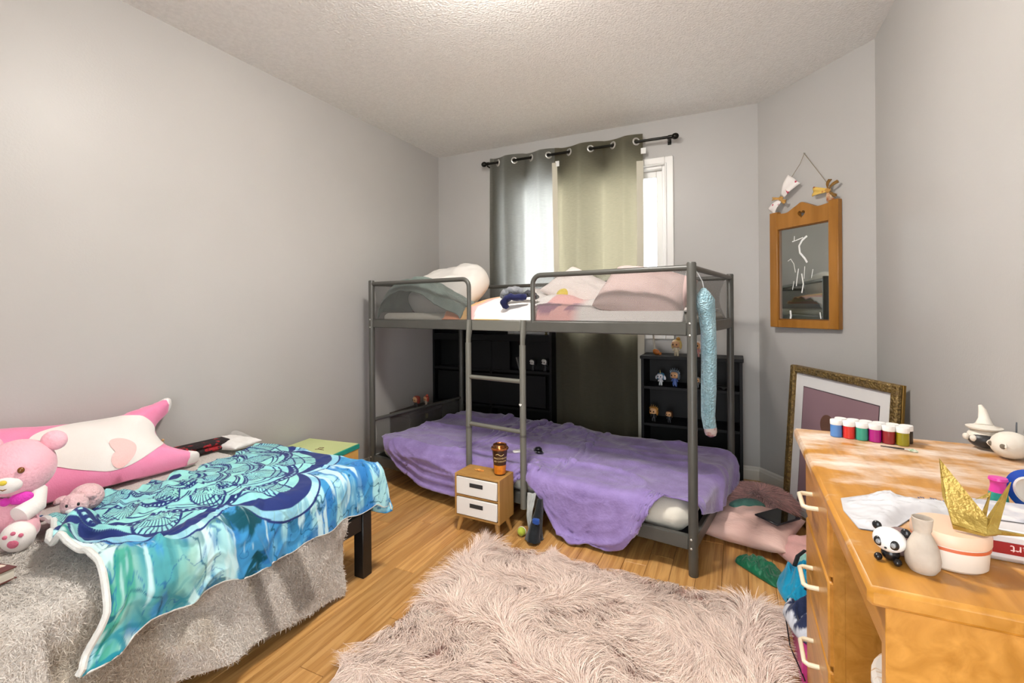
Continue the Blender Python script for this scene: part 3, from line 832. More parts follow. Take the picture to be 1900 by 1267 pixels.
# ------------------------------------------------------------------ curtains and rod
rod_m = M('black_metal_rod', '#16150f', rough=0.3, metallic=0.6)
RY, RZ = -0.088, 2.268
rod = thing('curtain_rod', 'black metal curtain rod with round end knobs above the window', 'curtain rod', (0.5, RY, RZ))
obj('rod', MB().tube([(0.02, 0, 0.006), (1.42, 0, -0.004)], 0.0095, 12), rod_m, rod)
for x, z in ((0.0, 0.006), (1.462, -0.004)):
    obj('end_knob', MB().ell((x, 0, z), (0.024, 0.021, 0.021)).tube([(x + (0.02 if x == 0 else -0.045), 0, z), (x + (0.045 if x == 0 else -0.02), 0, z)], 0.013, 12), rod_m, rod)
for x in (0.03, 1.415):
    obj('bracket', MB().tube([(x, 0, -0.012), (x, 0.04, -0.014), (x, 0.082, -0.014)], 0.006, 8).box((x - 0.012, 0.080, -0.03), (x + 0.012, 0.0865, 0.012), 0.002), rod_m, rod)
def curtain_mat(name, base, tr, mix=0.42):
    m = bpy.data.materials.new(name); m.use_nodes = True; nt = m.node_tree; N = nt.nodes; L = nt.links
    b = N['Principled BSDF']; b.inputs['Roughness'].default_value = 0.85; b.inputs['Specular IOR Level'].default_value = 0.15
    tc = N.new('ShaderNodeTexCoord'); mp = N.new('ShaderNodeMapping'); mp.inputs['Scale'].default_value = (30, 30, 420); L.new(tc.outputs['Object'], mp.inputs[0])
    nz = N.new('ShaderNodeTexNoise'); nz.inputs['Scale'].default_value = 1; nz.inputs['Detail'].default_value = 2; L.new(mp.outputs[0], nz.inputs[0])
    rp = N.new('ShaderNodeValToRGB'); b0 = hexa(base); rp.color_ramp.elements[0].color = tuple(0.75 * c for c in b0[:3]) + (1,); rp.color_ramp.elements[1].color = tuple(1.25 * c for c in b0[:3]) + (1,)
    L.new(nz.outputs[0], rp.inputs[0]); L.new(rp.outputs[0], b.inputs['Base Color'])
    t = N.new('ShaderNodeBsdfTranslucent')
    rt = N.new('ShaderNodeValToRGB'); t0 = hexa(tr); rt.color_ramp.elements[0].color = tuple(0.8 * c for c in t0[:3]) + (1,); rt.color_ramp.elements[1].color = tuple(min(1, 1.15 * c) for c in t0[:3]) + (1,)
    L.new(nz.outputs[0], rt.inputs[0]); L.new(rt.outputs[0], t.inputs['Color'])
    x = N.new('ShaderNodeMixShader'); x.inputs[0].default_value = mix; L.new(b.outputs[0], x.inputs[1]); L.new(t.outputs[0], x.inputs[2]); L.new(x.outputs[0], N['Material Output'].inputs['Surface'])
    return m
grom_m = M('brushed_nickel_ring', '#cfcdc6', rough=0.35, metallic=0.6)
def curtain(label, x0, x1, zb, k, ph, cm, ztop=0.045, amp=0.044, flare=0.03):
    root = thing('curtain', label, 'curtain', (x0, RY, RZ), group=None)
    n, m = 160, 70
    s = np.linspace(0, 1, n); q = np.linspace(0, 1, m); Sg, T = np.meshgrid(s, q, indexing='ij')
    Zt = ztop + 0.012 * np.sin(2 * PI * k * Sg + ph + 0.5)
    Z = Zt * (1 - T) + (zb - RZ) * T
    a = amp * (1 - 0.25 * T) ; wob = 0.5 * (fbm(Sg * 5 + ph, T * 2, 12) - 0.5) * T
    Y = a * np.sin(2 * PI * k * Sg + ph + wob * 3) + 0.012 * (fbm(Sg * 9, T * 2.5, 7) - 0.5) * T
    X = (x1 - x0) * Sg + flare * T * (Sg - 0.3) + 0.01 * np.sin(4 * PI * k * Sg + 2 * ph)
    G = np.stack([X, np.clip(Y, -0.06, 0.058), Z], -1)
    obj('panel', gridmesh('panel', G), cm, root)
    zc = [(j * PI - ph) / (2 * PI * k) for j in range(-2, 40)]
    for c in zc:
        if 0.02 < c < 0.985:
            x = (x1 - x0) * c + 0.01 * math.sin(4 * PI * k * c + 2 * ph); sl = amp * 2 * PI * k / (x1 - x0) * math.cos(2 * PI * k * c + ph)
            an_ = math.atan2(sl, 1) * 0.8
            ring = []
            nr = Vector((-math.sin(an_), math.cos(an_), 0)); tx = Vector((math.cos(an_), math.sin(an_), 0))
            ring = [Vector((x, 0, 0)) + tx * 0.0215 * math.cos(t) + Vector((0, 0, 1)) * 0.0215 * math.sin(t) for t in np.linspace(0, 2 * PI, 20, endpoint=False)]
            obj('grommet', MB().tube(ring, 0.0062, 8, closed=True), grom_m, root)
    G2 = G[-9:, 6:, :].copy(); G2[..., 1] -= 0.0035; G2[..., 0] += 0.004
    obj('lining_edge', gridmesh('lining_edge', G2), lin_m, root)
    tg_ = MB().box((X[-1, 4] - 0.012, Y[-1, 4] - 0.008, -0.085), (X[-1, 4] + 0.022, Y[-1, 4] - 0.0055, -0.045))
    obj('care_tag', tg_, M('white_sticker', '#e8e8e4'), root, smooth=False)
    return root
lin_m = M('cream_lining', '#cfcab8', rough=0.8)
curtain('dark olive curtain with sunlit white middle beside room corner', 0.525, 1.095, 1.025, 2.0, 0.9, curtain_mat('olive_curtain_thin', '#57574e', '#d6d6d0', 0.47))
curtain('dark olive curtain hanging to floor beside bare window edge', 1.085, 1.735, 0.16, 2.0, 0.6, flare=0.0, cm=curtain_mat('olive_curtain', '#57564b', '#b3a98c', 0.42))

# ------------------------------------------------------------------ black shelves behind the bunk
blackwood = M('black_laminate', '#0c0c0d', rough=0.5, col2='#101112', nscale=5, spec=0.25)
sh = thing('bookcase', 'wide black bookcase against the wall behind the bunk ladder', 'bookcase', (0.006, -0.006, 0))
SW, SD, SHH = 1.07, 0.107, 0.985
for x in (0, 0.545, SW - 0.018):
    obj('side_panel' if x in (0, SW - 0.018) else 'divider', MB().box((x, -SD, 0), (x + 0.018, 0, SHH if x != 0.545 else 0.86), 0.001), blackwood, sh)
obj('back_panel', MB().box((0.018, -0.006, 0.0), (SW - 0.018, 0, SHH)), blackwood, sh)
for z, t in ((0.02, 0.02), (0.33, 0.018), (0.615, 0.02), (0.86, 0.05), (SHH - 0.018, 0.018)):
    obj('shelf', MB().box((0.018, -SD, z), (SW - 0.018, -0.006, z + t), 0.001), blackwood, sh)
obj('sliding_panel', MB().box((0.30, -SD + 0.004, 0.635), (0.72, -SD + 0.014, 0.858), 0.001), blackwood, sh)
obj('drop_front', MB().box((0.05, -SD + 0.002, 0.36), (SW - 0.05, -SD + 0.012, 0.60), 0.001), blackwood, sh)
sh2 = thing('bookcase', 'black bookcase with toy figures beside the long curtain', 'bookcase', (1.757, -0.016, 0))
SW2, SD2, SH2 = 0.60, 0.245, 0.80
for x in (0, SW2 - 0.018):
    obj('side_panel', MB().box((x, -SD2, 0), (x + 0.018, 0, SH2 - 0.02), 0.001), blackwood, sh2)
obj('back_panel', MB().box((0.018, -0.006, 0.0), (SW2 - 0.018, 0, SH2 - 0.02)), blackwood, sh2)
obj('top_board', MB().box((-0.006, -SD2 - 0.004, SH2 - 0.02), (SW2 + 0.006, 0, SH2), 0.002), blackwood, sh2)
for z in (0.03, 0.345, 0.585):
    obj('shelf', MB().box((0.018, -SD2 + 0.004, z), (SW2 - 0.018, -0.006, z + 0.018), 0.001), blackwood, sh2)
# ------------------------------------------------------------------ nightstand, cup, floor things
nwood = M('honey_veneer', '#b78b4d', rough=0.5, col2='#a97c40', nscale=5, stretch=(6, 6, 0.6), bump=0.05)
nwhite = M('white_drawer_paint', '#e7e4e0', rough=0.45)
ns = thing('nightstand', 'tiny wooden nightstand with two white drawers and splayed legs', 'nightstand', (1.168, -1.328, 0), R(-2.6))
w, d, z0, z1, t = 0.130, 0.072, 0.075, 0.290, 0.010
body = MB().box((-w, -d, z0), (-w + t, d, z1), 0.0015).box((w - t, -d, z0), (w, d, z1), 0.0015).box((-w + t, -d, z0), (w - t, d, z0 + t), 0.001)
body.box((-w + t, d - 0.006, z0 + t), (w - t, d, z1 - t)).box((-w + t, -d, (z0 + z1) / 2 - 0.004), (w - t, d - 0.006, (z0 + z1) / 2 + 0.004), 0.001)
obj('body', body, nwood, ns)
obj('top', MB().box((-w + t, -d, z1 - t), (w - t, d, z1), 0.001), nwood, ns)
dark_slot = M('dark_slot', '#2c2a2a', rough=0.8)
for k, (a, b) in enumerate(((0.087, 0.1765), (0.1885, 0.2775))):
    lean = -0.006
    dr = obj('drawer', MB().box((-w + t + 0.003, -d - 0.004, a + 0.002), (w - t - 0.003, -d + 0.008, b - 0.002), 0.002), nwhite, ns)
    zc = a + (b - a) * 0.62
    obj('slot_handle', MB().box((-0.038, -d - 0.0052, zc - 0.010), (0.038, -d - 0.0035, zc + 0.010)), dark_slot, dr, smooth=False)
for sx in (-1, 1):
    for sy in (-1, 1):
        obj('leg', MB().tube([(sx * 0.118, sy * 0.062, 0.0), (sx * 0.100, sy * 0.046, 0.0755)], [0.0085, 0.0145], 12), nwood, ns)

cup = thing('coffee_cup', 'brown and orange plastic coffee cup with gold lid on the nightstand', 'cup', (1.255, -1.322, 0.290), R(20))
choc = M('dark_brown_print', '#3a2216', rough=0.25, col2='#4a2c1b', nscale=6)
obj('cup_body', MB().lathe([(0.0, 0.001), (0.026, 0.001), (0.0275, 0.004), (0.0385, 0.128), (0.0385, 0.132)], 36), choc, cup)
def band(r0, r1, za, zb, e=0.0006, a0=0, a1=2 * PI, n=40):
    m_ = MB(); V = []; F = []
    for i in range(n + 1):
        tt = a0 + (a1 - a0) * i / n
        V += [((r0 + e) * math.cos(tt), (r0 + e) * math.sin(tt), za), ((r1 + e) * math.cos(tt), (r1 + e) * math.sin(tt), zb)]
    for i in range(n): F.append((2 * i, 2 * i + 2, 2 * i + 3, 2 * i + 1))
    return m_.add(V, F)
rad = lambda z: 0.0275 + (z - 0.004) / 0.124 * 0.011
obj('orange_band', band(rad(0.008), rad(0.052), 0.008, 0.052), M('orange_print', '#d9821f', rough=0.3, col2='#c26c18', nscale=60), cup)
gold = M('copper_gold_foil', '#b8794a', rough=0.16, metallic=0.95)
obj('lid', MB().lathe([(0.0385, 0.126), (0.043, 0.127), (0.0445, 0.132), (0.042, 0.137), (0.036, 0.139), (0.034, 0.150), (0.031, 0.152), (0.028, 0.148), (0.0, 0.1475)], 40), gold, cup)
def wrap_text(body_, size, z, ang0, parent, mat, r):
    me_ = text_mesh(body_, size, 0.0002)
    for v_ in me_.vertices:
        x, y, zz = v_.co; th = ang0 + x / r; rr = r + (rad(z + y) - rad(z)) + 0.0006 + zz
        v_.co = (rr * math.cos(th), rr * math.sin(th), z + y)
    o_ = obj('lettering', me_, mat, parent, smooth=False); return o_
cream_ink = M('cream_ink', '#e6c98c', rough=0.5)
fa = math.atan2(CAM[1] + 1.322, CAM[0] - 1.255) - R(20)
wrap_text('MACCHIATO', 0.0125, 0.088, fa + 0.12, cup, cream_ink, rad(0.088))
wrap_text('AU CARAMEL', 0.0115, 0.073, fa + 0.12, cup, cream_ink, rad(0.073))
sw = MB()
sw.tube([((rad(0.108) + 0.0008) * math.cos(fa - 0.55 + 1.1 * k / 10), (rad(0.108) + 0.0008) * math.sin(fa - 0.55 + 1.1 * k / 10), 0.106 + 0.004 * math.sin(k * 0.7)) for k in range(11)], 0.0013, 6)
obj('swoosh', sw, cream_ink, cup)
mb = MB()
for k in range(26):
    a_ = random.uniform(0, 2 * PI); r_ = random.uniform(0, 1)
    c_ = (math.cos(a_) * 0.030 * r_, math.sin(a_) * 0.014 * r_, 0.003 + 0.006 * (1 - r_))
    mb.ell(c_, (0.006, 0.0022, 0.0022), (random.uniform(-.6, .6), random.uniform(-.4, .4), random.uniform(0, 3)), 8, 5)
o = obj('crumpled_wrapper', mb, M('orange_shreds', '#e8b25a', rough=0.6, col2='#d98a3a', nscale=60)); o.location = (1.135, -1.325, 0.290)
tag(o, 'little heap of orange wrapper shreds on the nightstand', 'wrapper')

# tennis-green ball
tb = thing('toy_ball', 'small lime green ball with a band on floor beside nightstand', 'ball', (1.366, -1.31, 0.0))
obj('ball', MB().ell((0, 0, 0.021), 0.021), fabric('lime_felt', '#b5c24a', '#a6b43e'), tb)
obj('band', MB().tube([(0.0212 * math.cos(t_), 0.006, 0.021 + 0.0212 * math.sin(t_)) for t_ in np.linspace(0, 2 * PI, 24, endpoint=False)], 0.0015, 6, closed=True), M('white_plastic', '#e8e6e2'), tb)

# dark clothing hanging down beside the ladder
def hung(name, top0, top1, bot0, bot1, n=60, m=40, folds=4, amp=0.014, seed=3):
    u = np.linspace(0, 1, n); v_ = np.linspace(0, 1, m); U, V = np.meshgrid(u, v_, indexing='ij')
    t0, t1, b0, b1 = [np.array(q, float) for q in (top0, top1, bot0, bot1)]
    Tp = t0 + (t1 - t0) * U[..., None]; Bt = b0 + (b1 - b0) * U[..., None]
    G = Tp * (1 - V[..., None]) + Bt * V[..., None]
    G[..., 1] += amp * np.sin(2 * PI * folds * U + seed + 1.5 * V) * (0.3 + 0.7 * V) + 0.02 * (fbm(U * 5 + seed, V * 5, seed) - 0.5) - 0.02 * np.sin(PI * V)
    G[..., 2] += 0.012 * (fbm(U * 6, V * 0 + seed, 5) - 0.5) * V
    return np.maximum(G, [-9, -9, 0.004])
bc = thing('black_trousers', 'black crumpled clothing with a blue patch beside the ladder foot', 'clothing', (1.45, -1.30, 0))
mbk = MB().tube([(0.0, 0.028, 0.18), (0.0, 0.015, 0.13), (-0.006, -0.002, 0.07), (-0.008, -0.018, 0.025), (-0.008, -0.022, 0.004)], [0.022, 0.034, 0.048, 0.066, 0.072], 40, flat=0.5)
Vk = np.array(mbk.v); th_ = np.arctan2(Vk[:, 1], Vk[:, 0]); dn_ = 1 - Vk[:, 2] / 0.18
Vk[:, 0] *= 1 + dn_ * (0.22 * np.sin(th_ * 5 + 1) + 0.5 * (fbm(Vk[:, 0] * 30, Vk[:, 2] * 16, 6) - 0.5)); Vk[:, 1] -= dn_ * 0.03 * (fbm(Vk[:, 0] * 50, Vk[:, 2] * 10, 8) - 0.3)
Vk[:, 2] = np.maximum(Vk[:, 2], 0.003); mbk.v = [tuple(q) for q in Vk]
obj('cloth', mbk, fabric('black_cotton', '#1d2022', '#26292c'), bc, ang=80)
obj('blue_patch', MB().box((-0.012, -0.047, 0.085), (0.022, -0.028, 0.112), 0.004), fabric('blue_patch', '#2c4f9a'), bc)
G = hung('cloth', (1.372, -1.245, 0.19), (1.425, -1.262, 0.20), (1.395, -1.285, 0.03), (1.41, -1.29, 0.02), 30, 24, 1, 0.006, 8)
o = obj('grey_cloth', gridmesh('grey_cloth', G), fabric('pale_grey_cotton', '#aeb0ad', '#9da09e')); solid(o, 0.004, 0, 0); tag(o, 'pale grey cloth tip hanging beside the black clothing', 'clothing')

# generic crumpled heap of cloth
def heap(name, outline, h, mat, label, seed=1, z=0.002, ridge=0.5, freq=9, parent=None, cat='clothing', nr=26, na=110, xs=1.0, col=None):
    O = smooth_outline(outline, na); O = O[np.linspace(0, len(O) - 1, na).astype(int)]
    c = O.mean(0); u = np.linspace(0, 1, nr) ** 0.8
    U = np.repeat(u[None], na, 0); XY = c + (O - c)[:, None] * U[..., None]
    f = (1 - np.abs(2 * fbm(XY[..., 0] * freq * 1.5 + seed, XY[..., 1] * freq * xs, seed) - 1)) ** 2
    f2 = fbm(XY[..., 0] * freq * 3 + seed, XY[..., 1] * freq * 2, seed + 3)
    hh = h * np.sqrt(np.clip(1 - U ** 2.4, 0, 1)) * ((1 - ridge) + ridge * f + 0.25 * (f2 - 0.5)) + 0.004 * (1 - U)
    G = np.concatenate([XY, (z + np.maximum(hh, 0) + 0.001)[..., None]], -1)
    G = np.concatenate([G, G[:1]], 0)
    C = None if col is None else col(G[..., 0], G[..., 1], G[..., 2])
    # closed underside
    o_ = obj(name, gridmesh(name, G, C), mat, parent)
    solid(o_, 0.003, 1, -1)
    if parent is None: tag(o_, label, cat)
    return o_
velvet = M('green_velvet', '#0d5a3c', rough=0.5, col2='#0f6b48', nscale=14, sheen=0.35, bump=0.2, bscale=60, spec=0.3)
heap('green_velvet_cloth', [(2.312, -1.135), (2.349, -1.085), (2.40, -1.075), (2.455, -1.095), (2.487, -1.145), (2.496, -1.221), (2.465, -1.28), (2.415, -1.246), (2.363, -1.195)], 0.042, velvet, 'dark green velvet cloth lying on floor beside blush pillow', 4, ridge=0.85, freq=13)

# pillows on the floor by the wall
o = obj('blush_pillow', weld(cushion(0.40, 0.36, 0.125, wr=0.03, seed=18), 'blush_pillow'), fabric('satin_blush', '#dbb8ad', '#d3ac a0'.replace(' ', ''), rough=0.55, bump=0.25, bscale=40, nscale=4, stretch=(1, 3, 1)))
o.location = (2.375, -0.875, 0.066); o.rotation_euler = (R(2), R(-3), R(-18)); tag(o, 'satin blush pillow lying on the floor beside the bunk post', 'pillow')
o = obj('rose_pillow', weld(cushion(0.32, 0.28, 0.10, wr=0.04, seed=28), 'rose_pillow'), fabric('rose_cotton', '#dba9a3', '#d39d97', nscale=5))
o.location = (2.635, -1.03, 0.053); o.rotation_euler = (0, 0, R(27)); tag(o, 'rose pink pillow on the floor under the tablet', 'pillow')
t = thing('tablet', 'black tablet with a dark glass screen lying across the floor pillows', 'tablet', (2.492, -0.905, 0.134), R(-36.0), rot=(R(3), R(2), R(53)))
obj('case', MB().box((-0.085, -0.058, 0), (0.085, 0.058, 0.008), 0.003), blk, t)
obj('screen', MB().box((-0.078, -0.052, 0.0078), (0.078, 0.052, 0.0086)), M('dark_screen_glass', '#08090b', rough=0.05, spec=0.8), t, smooth=False)
heap('teal_cloth', [(2.285, -0.80), (2.33, -0.74), (2.42, -0.72), (2.45, -0.76), (2.39, -0.80), (2.32, -0.83)], 0.03, fabric('dusty_teal', '#4f7a6f', '#456e64'), 'folded dusty teal cloth between purple blanket and blush pillow', 6, z=0.118, ridge=0.3)

# fluffy cushion in the corner
fl = thing('fluffy_cushion', 'round shaggy dusty rose cushion on floor in the corner', 'cushion', (2.425, -0.565, 0))
fc = np.array(lin('#dcb0aa'))
obj('core', MB().ell((0, 0, 0.058), (0.158, 0.158, 0.056), nu=32, nv=16), fabric('dusty_rose_fabric', '#cf9f99'), fl)
N_ = 9000
a_ = rng.uniform(0, 2 * PI, N_); r_ = np.sqrt(rng.uniform(0, 1, N_)) * 0.154; px = r_ * np.cos(a_); py = r_ * np.sin(a_)
pz = 0.058 + 0.056 * np.sqrt(np.clip(1 - (r_ / 0.158) ** 2, 0, 1)); nn_ = np.stack([px / 0.158 ** 2, py / 0.158 ** 2, (pz - 0.058) / 0.056 ** 2], 1); nn_ /= np.linalg.norm(nn_, axis=1, keepdims=True)
dd_ = np.stack([np.cos(a_ + 1.2 * (fbm(px * 9 + 3, py * 9, 2) - 0.5) * 4), np.sin(a_ + 1.2 * (fbm(px * 9 + 3, py * 9, 2) - 0.5) * 4), 0 * px], 1)
dd_ -= nn_ * (dd_ * nn_).sum(1, keepdims=True); dd_ /= np.linalg.norm(dd_, axis=1, keepdims=True) + 1e-9
Vv, Ff, Cc = fur(np.stack([px, py, pz], 1), nn_, dd_, rng.uniform(0.04, 0.062, N_), 0.0036, 0.40, 3, fc, 0.26)
Vv[:, 2] = np.maximum(Vv[:, 2], 0.004)
fur_m = M('faux_fur', '#ffffff', rough=0.75, attr='Col', spec=0.25, sheen=0.3)
o = obj('pile', npmesh('pile', Vv, Ff, Cc), fur_m, fl); o['kind'] = 'stuff'

# ------------------------------------------------------------------ big shaggy rug
RX0, RX1, RY0, RY1 = 1.235, 2.445, -3.05, -1.455
rug = thing('shag_rug', 'large rectangular pale pink shaggy faux fur rug on floor', 'rug', ((RX0 + RX1) / 2, (RY0 + RY1) / 2, 0))
hw, hl = (RX1 - RX0) / 2, (RY1 - RY0) / 2
obj('backing', MB().box((-hw, -hl, 0.001), (hw, hl, 0.010), 0.003), fabric('rug_backing', '#c9a79c'), rug)
NT = 9000; PER = 13
tx = rng.uniform(-hw, hw, NT); ty = rng.uniform(-hl, hl, NT)
keep = (ty > 0.03 - hl + 0.0) & ((ty + (RY0 + RY1) / 2 > -2.55) | (rng.uniform(0, 1, NT) < 0.35)); tx, ty = tx[keep], ty[keep]; NT = len(tx)
ang_ = 2 * PI * (fbm(tx * 2.6 + 7, ty * 2.6, 51, 2) * 1.9 + 0.35 * fbm(tx * 9, ty * 9, 52, 2))
ln_ = rng.uniform(0.045, 0.075, NT) * (0.75 + 0.5 * fbm(tx * 5, ty * 5, 53))
tip = np.stack([np.cos(ang_), np.sin(ang_)], 1)
X_ = np.repeat(tx, PER) + rng.normal(0, 0.0085, NT * PER); Y_ = np.repeat(ty, PER) + rng.normal(0, 0.0085, NT * PER)
X_ = np.clip(X_, -hw, hw); Y_ = np.clip(Y_, -hl, hl)
rooti = np.stack([X_, Y_, np.full(len(X_), 0.010)], 1)
aa = np.repeat(ang_, PER) + rng.normal(0, 0.22, NT * PER)
D_ = np.stack([np.cos(aa), np.sin(aa), 0 * aa], 1)
# strands converge to the tuft tip
cx_ = np.repeat(tx, PER) - X_; cy_ = np.repeat(ty, PER) - Y_
D_[:, 0] += cx_ * 22; D_[:, 1] += cy_ * 22; D_ /= np.linalg.norm(D_, axis=1, keepdims=True)
Nn = np.tile([0, 0, 1.0], (len(X_), 1))
L_ = np.repeat(ln_, PER) * rng.uniform(0.75, 1.15, NT * PER)
rc = np.array(lin('#f1dccf'))
Vv, Ff, Cc = fur(rooti, Nn, D_, L_, 0.0016, 0.55, 4, rc, 0.10, 9)
tone = np.repeat(1 + 0.22 * (fbm(tx * 4, ty * 4, 61) - 0.5) + rng.normal(0, 0.06, NT), PER * 10)
Cc = np.clip(Cc * tone[:, None], 0, 1)
Vv[:, 2] = np.maximum(Vv[:, 2], 0.003)
o = obj('pile', npmesh('pile', Vv, Ff, Cc), fur_m, rug); o['kind'] = 'stuff'

# ------------------------------------------------------------------ clothes heap and pink box under the desk edge
pk_m = M('hot_pink_card', '#c23a80', rough=0.4, col2='#b32f73', nscale=4)
bx = thing('toy_box', 'hot pink toy box with white zigzag print under clothes by desk', 'box', (2.49, -1.835, 0))
obj('carton', MB().box((0, 0, 0.001), (0.30, 0.36, 0.10), 0.002), pk_m, bx)
obj('window_strip', MB().box((0.022, 0.02, 0.0995), (0.040, 0.34, 0.1012)), M('grey_film', '#9a8f8c', rough=0.2), bx, smooth=False)
zz_ = MB()
for k in range(6):
    zz_.box((0.052, 0.10 + k * 0.018, 0.0995), (0.064, 0.105 + k * 0.018, 0.1008), rot=(0, 0, R(28 if k % 2 else -10)))
obj('zigzag_print', zz_, M('paper_white', '#e5e2da', rough=0.8), bx, smooth=False)
obj('dark_window', MB().box((0.052, 0.22, 0.0995), (0.28, 0.345, 0.1006)), M('black_ink', '#161214', rough=0.5), bx, smooth=False)
heap('cyan_top', [(2.455, -1.43), (2.50, -1.40), (2.60, -1.38), (2.70, -1.42), (2.70, -1.60), (2.58, -1.63), (2.50, -1.60), (2.462, -1.52)], 0.125, fabric('cyan_jersey', '#1f93b8', '#177fa3', nscale=8), 'bright cyan jersey top crumpled on the pink toy box', 12, z=0.101, ridge=0.8, freq=13)
def navyprint(x, y, z):
    w_ = sm(0.50, 0.54, fbm(x * 30, y * 30 + z * 20, 77))[..., None]
    return np.array(lin('#c9cdd6')) * (1 - w_) + np.array(lin('#2b3350')) * w_
heap('printed_shirt', [(2.462, -1.60), (2.52, -1.58), (2.62, -1.60), (2.70, -1.64), (2.70, -1.76), (2.58, -1.78), (2.50, -1.75), (2.470, -1.68)], 0.105, fabric('grey_navy_print', '#ffffff', attr='Col'), 'pale grey shirt with navy print crumpled on the pink toy box', 14, z=0.101, ridge=0.75, freq=13, col=navyprint)
heap('mint_cloth', [(2.51, -1.20), (2.56, -1.165), (2.66, -1.16), (2.74, -1.19), (2.74, -1.30), (2.64, -1.33), (2.56, -1.27), (2.52, -1.245)], 0.14, fabric('mint_cotton', '#9fcfc6', '#8fc2b9'), 'pale mint cloth heaped on floor beside the green velvet', 16, z=0.002, ridge=0.75, freq=12)
heap('cream_cloth', [(2.475, -1.32), (2.51, -1.28), (2.57, -1.27), (2.62, -1.31), (2.60, -1.37), (2.54, -1.385), (2.49, -1.37)], 0.085, fabric('cream_cotton', '#e3dccf', '#d8cfc0'), 'cream cloth crumpled between the mint cloth and cyan top', 18, z=0.002, ridge=0.7, freq=13)
o = obj('bra_strap', MB().tube([(2.50, -1.55, 0.232), (2.515, -1.50, 0.245), (2.54, -1.46, 0.25), (2.57, -1.47, 0.25), (2.59, -1.52, 0.245), (2.58, -1.58, 0.235), (2.545, -1.62, 0.225), (2.52, -1.66, 0.215)], 0.007, 8, flat=0.35), fabric('black_strap', '#15161a')); tag(o, 'black strap lying over the cyan top', 'strap')
o = obj('black_wire', MB().tube([(2.478, -1.56, 0.12), (2.470, -1.60, 0.07), (2.474, -1.68, 0.035), (2.478, -1.74, 0.05), (2.485, -1.80, 0.06), (2.495, -1.86, 0.06)], 0.0022, 6), M('black_plastic', '#17171b')); tag(o, 'thin black wire drooping in front of the pink toy box', 'wire')
o = obj('paper_sheet', MB().box((2.455, -1.50, 0.0005), (2.52, -1.42, 0.003)), M('paper_white', '#e5e2da', rough=0.8), smooth=False); tag(o, 'small white paper on the floor under the cyan top', 'paper')

# ------------------------------------------------------------------ framed picture leaning in the corner
e_ = Vector((2.92 - 2.607, -1.07 + 0.44, 0)); fw = e_.length; e_.normalize(); nrm_ = Vector((e_.y, -e_.x, 0))   # into the room
fh = 0.80; lean = math.atan2(0.052, 0.78)
fm = Matrix.Translation(Vector((2.607, -0.44, 0.0)) + nrm_ * 0.052 + Vector((0, 0, 0.003))) @ Matrix(((e_.x, 0, -1 * 0 + nrm_.x, 0), (e_.y, 0, nrm_.y, 0), (0, 1, 0, 0), (0, 0, 0, 1))) @ Matrix.Rotation(-lean, 4, 'X')
fr = thing('framed_picture', 'large picture in ornate bronze frame leaning in the room corner', 'picture'); fr.matrix_world = fm
bronze = M('ornate_bronze', '#6b5530', rough=0.35, col2='#8a713f', nscale=60, metallic=0.35, bump=1.0, bscale=110, bdetail=2, sharp=(0.4, 0.6))
gold_e = M('gold_frame_edge', '#8a6a2e', rough=0.3, metallic=0.5)
fwid = 0.038
for lo, hi in (((0, 0, 0), (fwid, fh, 0.024)), ((fw - fwid, 0, 0), (fw, fh, 0.024)), ((fwid, 0, 0), (fw - fwid, fwid, 0.024)), ((fwid, fh - fwid, 0), (fw - fwid, fh, 0.024))):
    obj('moulding', MB().box(lo, hi, 0.006), bronze, fr)
    obj('moulding_back', MB().box((lo[0], lo[1], -0.012), (hi[0], hi[1], 0.0005), 0.001), gold_e, fr)
mat_w = M('white_mat_board', '#e4e2df', rough=0.7)
obj('mat_board', MB().box((fwid - 0.003, fwid - 0.003, 0.004), (fw - fwid + 0.003, fh - fwid + 0.003, 0.007)), mat_w, fr, smooth=False)
mg = 0.105
obj('print', MB().box((mg, mg, 0.0068), (fw - mg, fh - mg, 0.0082)), M('mauve_print', '#8f727a', rough=0.6, col2='#977a80', nscale=3), fr, smooth=False)
mb = MB().lathe([(0.0, 0), (0.05, 0), (0.05, 0.0009), (0, 0.0009)], 28, (fw * 0.42, fh - mg - 0.155, 0.0079), caps=False)
obj('print_disc', mb, M('brown_print', '#6b4a3c', rough=0.6), fr, smooth=False)
obj('print_line', rect_frame(0, 1, 0, 1, 0.1, 0, 1) if False else MB().box((mg - 0.004, mg - 0.004, 0.0067), (fw - mg + 0.004, fh - mg + 0.004, 0.0074)), M('dark_bevel_line', '#3b2f33', rough=0.6), fr, smooth=False)

# ------------------------------------------------------------------ wall mirror with bows
am = Matrix(((ad.x, 0, an.x, 0), (ad.y, 0, an.y, 0), (0, 1, 0, 0), (0, 0, 0, 1)))
p0 = Vector((2.5535, -0.1095, 0.993))
mir = thing('wall_mirror', 'small pine framed mirror with heart cut-out hung on the angled wall', 'mirror'); mir.matrix_world = Matrix.Translation(p0 + an * 0.004 + ad * 0.43) @ Matrix.Rotation(R(3.2), 4, 'Z') @ Matrix.Translation(ad * -0.43) @ am
pine = M('pine_varnish', '#a8722f', rough=0.35, col2='#94611f', nscale=4, stretch=(5, 0.7, 5), bump=0.04)
mw, mh, sw_ = 0.430, 0.688, 0.055
obj('stile', MB().box((0, 0, 0), (sw_, mh, 0.032), 0.003), pine, mir); obj('stile', MB().box((mw - sw_, 0, 0), (mw, mh, 0.032), 0.003), pine, mir)
obj('bottom_rail', MB().box((sw_, 0, 0.002), (mw - sw_, 0.045, 0.030), 0.002), pine, mir)
